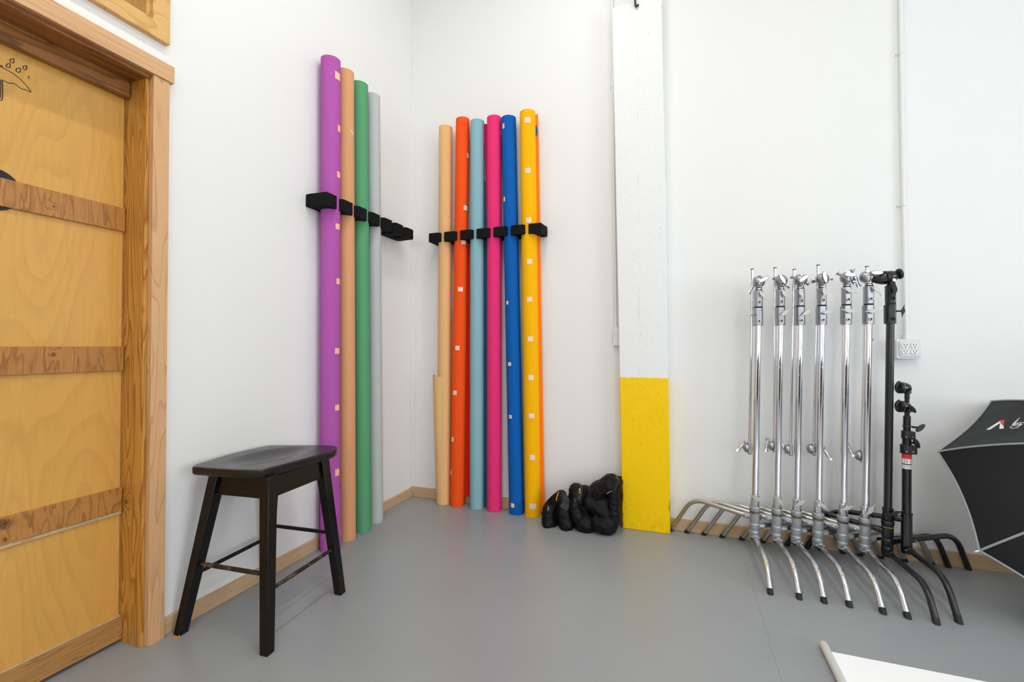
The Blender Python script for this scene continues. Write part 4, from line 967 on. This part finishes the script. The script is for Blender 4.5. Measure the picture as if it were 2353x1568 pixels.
# ------------------------------------------------------------------ octagonal softbox leaning on the wall
def softbox():
    c = V((3.5716, -.3916, .4335)); n = V((.08912, -.74983, .65560)).normalized()
    R, d, A = .5838, .50, .4; ph = None
    u = V((0, 0, 1)).cross(n).normalized(); w = n.cross(u)
    A0 = V((3.033, -.283, .625))-c; ph = math.atan2(A0.dot(w), A0.dot(u))
    B0 = V((3.036, -.577, .288))-c; sgn = 1 if math.sin(math.atan2(B0.dot(w), B0.dot(u))-ph) > 0 else -1
    vd = [u*math.cos(ph+sgn*k*PI/4)+w*math.sin(ph+sgn*k*PI/4) for k in range(8)]
    t = thing('softbox', 'large black octagonal softbox with a logo, leaning against the back wall', 'softbox', (c.x, -.3, 0))
    def pr(tt): return (1-A)*(1-tt)+A*math.cos(tt*PI/2), (1-A)*tt+A*math.sin(tt*PI/2)
    def P(k, f, tt):       # panel k, fraction f across, tt from rim (0) to hub
        r, z = pr(tt); a = vd[k % 8]; b = vd[(k+1) % 8]; q = (a*(1-f)+b*f); sag = 1-.026*math.sin(PI*f)*(1-tt)**.5
        zz = .014*math.sin(PI*f)*(1-tt)**2
        # soft wrinkles in the lower panels
        wr = .0035*math.sin(f*9+tt*14)*math.sin(PI*f)*math.sin(PI*min(1, tt+.1))
        return c+q*R*r*sag+n*(d*z+zz-.018*math.sin(PI*f)*math.sin(PI*tt)+wr)
    T1 = .93; N, MM = 18, 14; bms = []
    full = nb()
    for k in range(8):
        bm = nb()
        for s in (0, 1):
            G = [[bm.verts.new(P(k, j/MM, T1*i/N)-n*.002*s) for j in range(MM+1)] for i in range(N+1)]
            for i in range(N):
                for j in range(MM): bm.faces.new((G[i][j], G[i][j+1], G[i+1][j+1], G[i+1][j]))
        if k == 7: bvh = BVHTree.FromBMesh(bm)
        obj('fabric_panel', bm, M['fabric'], t, ang=60)
    for k in range(8):
        bm = nb(); tube(bm, [P(k, 0, T1*i/24)+n*.001 for i in range(25)], .0042, 8); obj('seam_piping', bm, M['piping'], t)
        bm = nb(); tube(bm, [P(k, j/14, 0) for j in range(15)], .0042, 8); obj('rim_piping', bm, M['piping'], t)
        bm = nb(); a = P(k, 0, 0); tube(bm, [a-vd[k]*.01, a+vd[k]*(.020 if k == 1 else .003)], .0028, 8); obj('rod_tip', bm, M['white'] if k == 1 else M['piping'], t)
    r, z = pr(T1); bm = nb(); lathe(bm, [(R*r+.004, d*z-.02), (R*r+.004, d*z+.03), (R*r-.02, d*z+.034)], c, n, 32); obj('speed_ring', bm, M['blackmetal'], t)
    # front diffuser facing the wall
    bm = nb(); vs = [bm.verts.new(c+q*R*.955+n*.012) for q in vd]; vs2 = [bm.verts.new(c+q*R*.955+n*.016) for q in vd]; bm.faces.new(vs); bm.faces.new(vs2[::-1])
    for k in range(8): bm.faces.new((vs[k], vs[(k+1) % 8], vs2[(k+1) % 8], vs2[k]))
    obj('diffuser', bm, M['diffuser'], t, ang=0)
    # printed logo glued to the upper panel
    def hit(px, py, lift=.0006):
        rr = ray(px, py); loc, nn, idx, dist = bvh.ray_cast(CAM, rr)
        if loc is None: return None
        return loc-rr*lift
    s6 = 4.355
    def q6(x, y): return (2020+x/s6, 740+y/s6)
    def patch(poly, m, nm, thick=.0008):
        pts = []
        for i in range(len(poly)):
            (x0, y0), (x1, y1) = poly[i], poly[(i+1) % len(poly)]
            for k in range(4): pts.append(hit(*q6(x0+(x1-x0)*k/4, y0+(y1-y0)*k/4)))
        bm = nb(); V0 = [bm.verts.new(p) for p in pts]; V1 = [bm.verts.new(p-fwd*-.0008) for p in pts]
        bm.faces.new(V0); k = len(V0)
        bmesh.ops.triangulate(bm, faces=bm.faces[:]); obj(nm, bm, m, lg, ang=0)
    lg = bpy.data.objects.new('printed_logo', None); col.objects.link(lg); lg.parent = t; lg.location = V(hit(2300, 975))-parent_org(t)
    lg['label'] = 'white and red angular mark with white handwriting'
    patch([(1068, 1080), (1203, 996), (1222, 1006), (1110, 1078)], M['white'], 'white_stroke')
    patch([(1212, 1008), (1247, 1046), (1246, 1068), (1203, 1070)], M['white'], 'white_stroke')
    patch([(1200, 988), (1252, 981), (1250, 1046), (1222, 1006)], M['redp'], 'red_wedge')
    def stroke(pts, w=.0014):
        P_ = [hit(*q6(*p)) for p in pts]; P_ = [p for p in P_ if p is not None]; w *= .85
        if len(P_) < 2: return
        bm = nb(); tube(bm, smooth_path(P_, 5), w, 6); obj('handwriting', bm, M['white'], lg)
    stroke([(1330, 1034), (1352, 1010), (1380, 985), (1403, 964), (1385, 982), (1355, 1016), (1342, 1030), (1352, 1032), (1364, 1020), (1376, 1008)])
    stroke([(1378, 1006), (1364, 1022), (1362, 1030), (1376, 1026), (1390, 1014)]); stroke([(1384, 994), (1386, 992)], .002)
    stroke([(1418, 1006), (1402, 1010), (1392, 1024), (1402, 1030), (1420, 1016), (1424, 1008), (1412, 1034), (1384, 1056), (1348, 1066), (1318, 1064), (1314, 1054), (1340, 1042), (1400, 1036), (1436, 1026)])
    stroke([(1436, 1014), (1445, 1006), (1452, 1012)])
softbox()

# ------------------------------------------------------------------ white sheet with its tube
t = thing('backdrop_sheet', 'white vinyl sheet lying on the floor with a pale tube along its edge', 'backdrop sheet', (2.6, -1.4, 0))
a = fl(1907, 1502); 
bm = nb(); pts = [(2.395, -1.000), (4.6, -1.000), (4.6, -2.9), (2.395, -2.9)]; prism(bm, pts, (1, 0, 0), (0, 1, 0), (0, 0, 1), (0, 0, .003), .003); obj('sheet', bm, M['sheet'], t, ang=0)
bm = nb(); lathe(bm, [(.004, -.003), (.0100, 0), (.0135, .005), (.0140, .012), (.0140, 1.95)], (2.3905, -.975, .0145), (0, -1, 0), 24); obj('tube', bm, M['tubew'], t)

# ------------------------------------------------------------------ lights: ceiling strips
def strip(x, y0, y1, E, colr, w=.10):
    f = thing('ceiling_light', 'long white strip light on the ceiling', 'ceiling light', (x, (y0+y1)/2, RZ), 'strip lights on the ceiling')
    B1('housing', (x-.09, y0-.05, RZ-.05), (x+.09, y1+.05, RZ), M['box'], f)
    ld = bpy.data.lights.new('strip_lamp', 'AREA'); ld.shape = 'RECTANGLE'; ld.size = w; ld.size_y = y1-y0; ld.energy = E; ld.color = colr
    lo = bpy.data.objects.new('strip_lamp', ld); col.objects.link(lo); lo.parent = f; lo.location = (0, 0, -.056)
WARM, COOL = (1, .965, .92), (.90, .95, 1)
strip(1.25, -3.2, -.8, 25, WARM)
strip(2.9, -6.4, -1.9, 43, (1, .985, .96))
strip(4.8, -6.4, -3.2, 15, (.90, .95, 1))
w = bpy.data.worlds.new('world'); scene.world = w; w.use_nodes = True; w.node_tree.nodes['Background'].inputs[0].default_value = (.6, .7, .8, 1); w.node_tree.nodes['Background'].inputs[1].default_value = .4
scene.view_settings.view_transform = 'Standard'; scene.view_settings.look = 'None'; scene.view_settings.gamma = 1; scene.view_settings.exposure = 0.25
scene.cycles.max_bounces = 10; scene.cycles.diffuse_bounces = 6
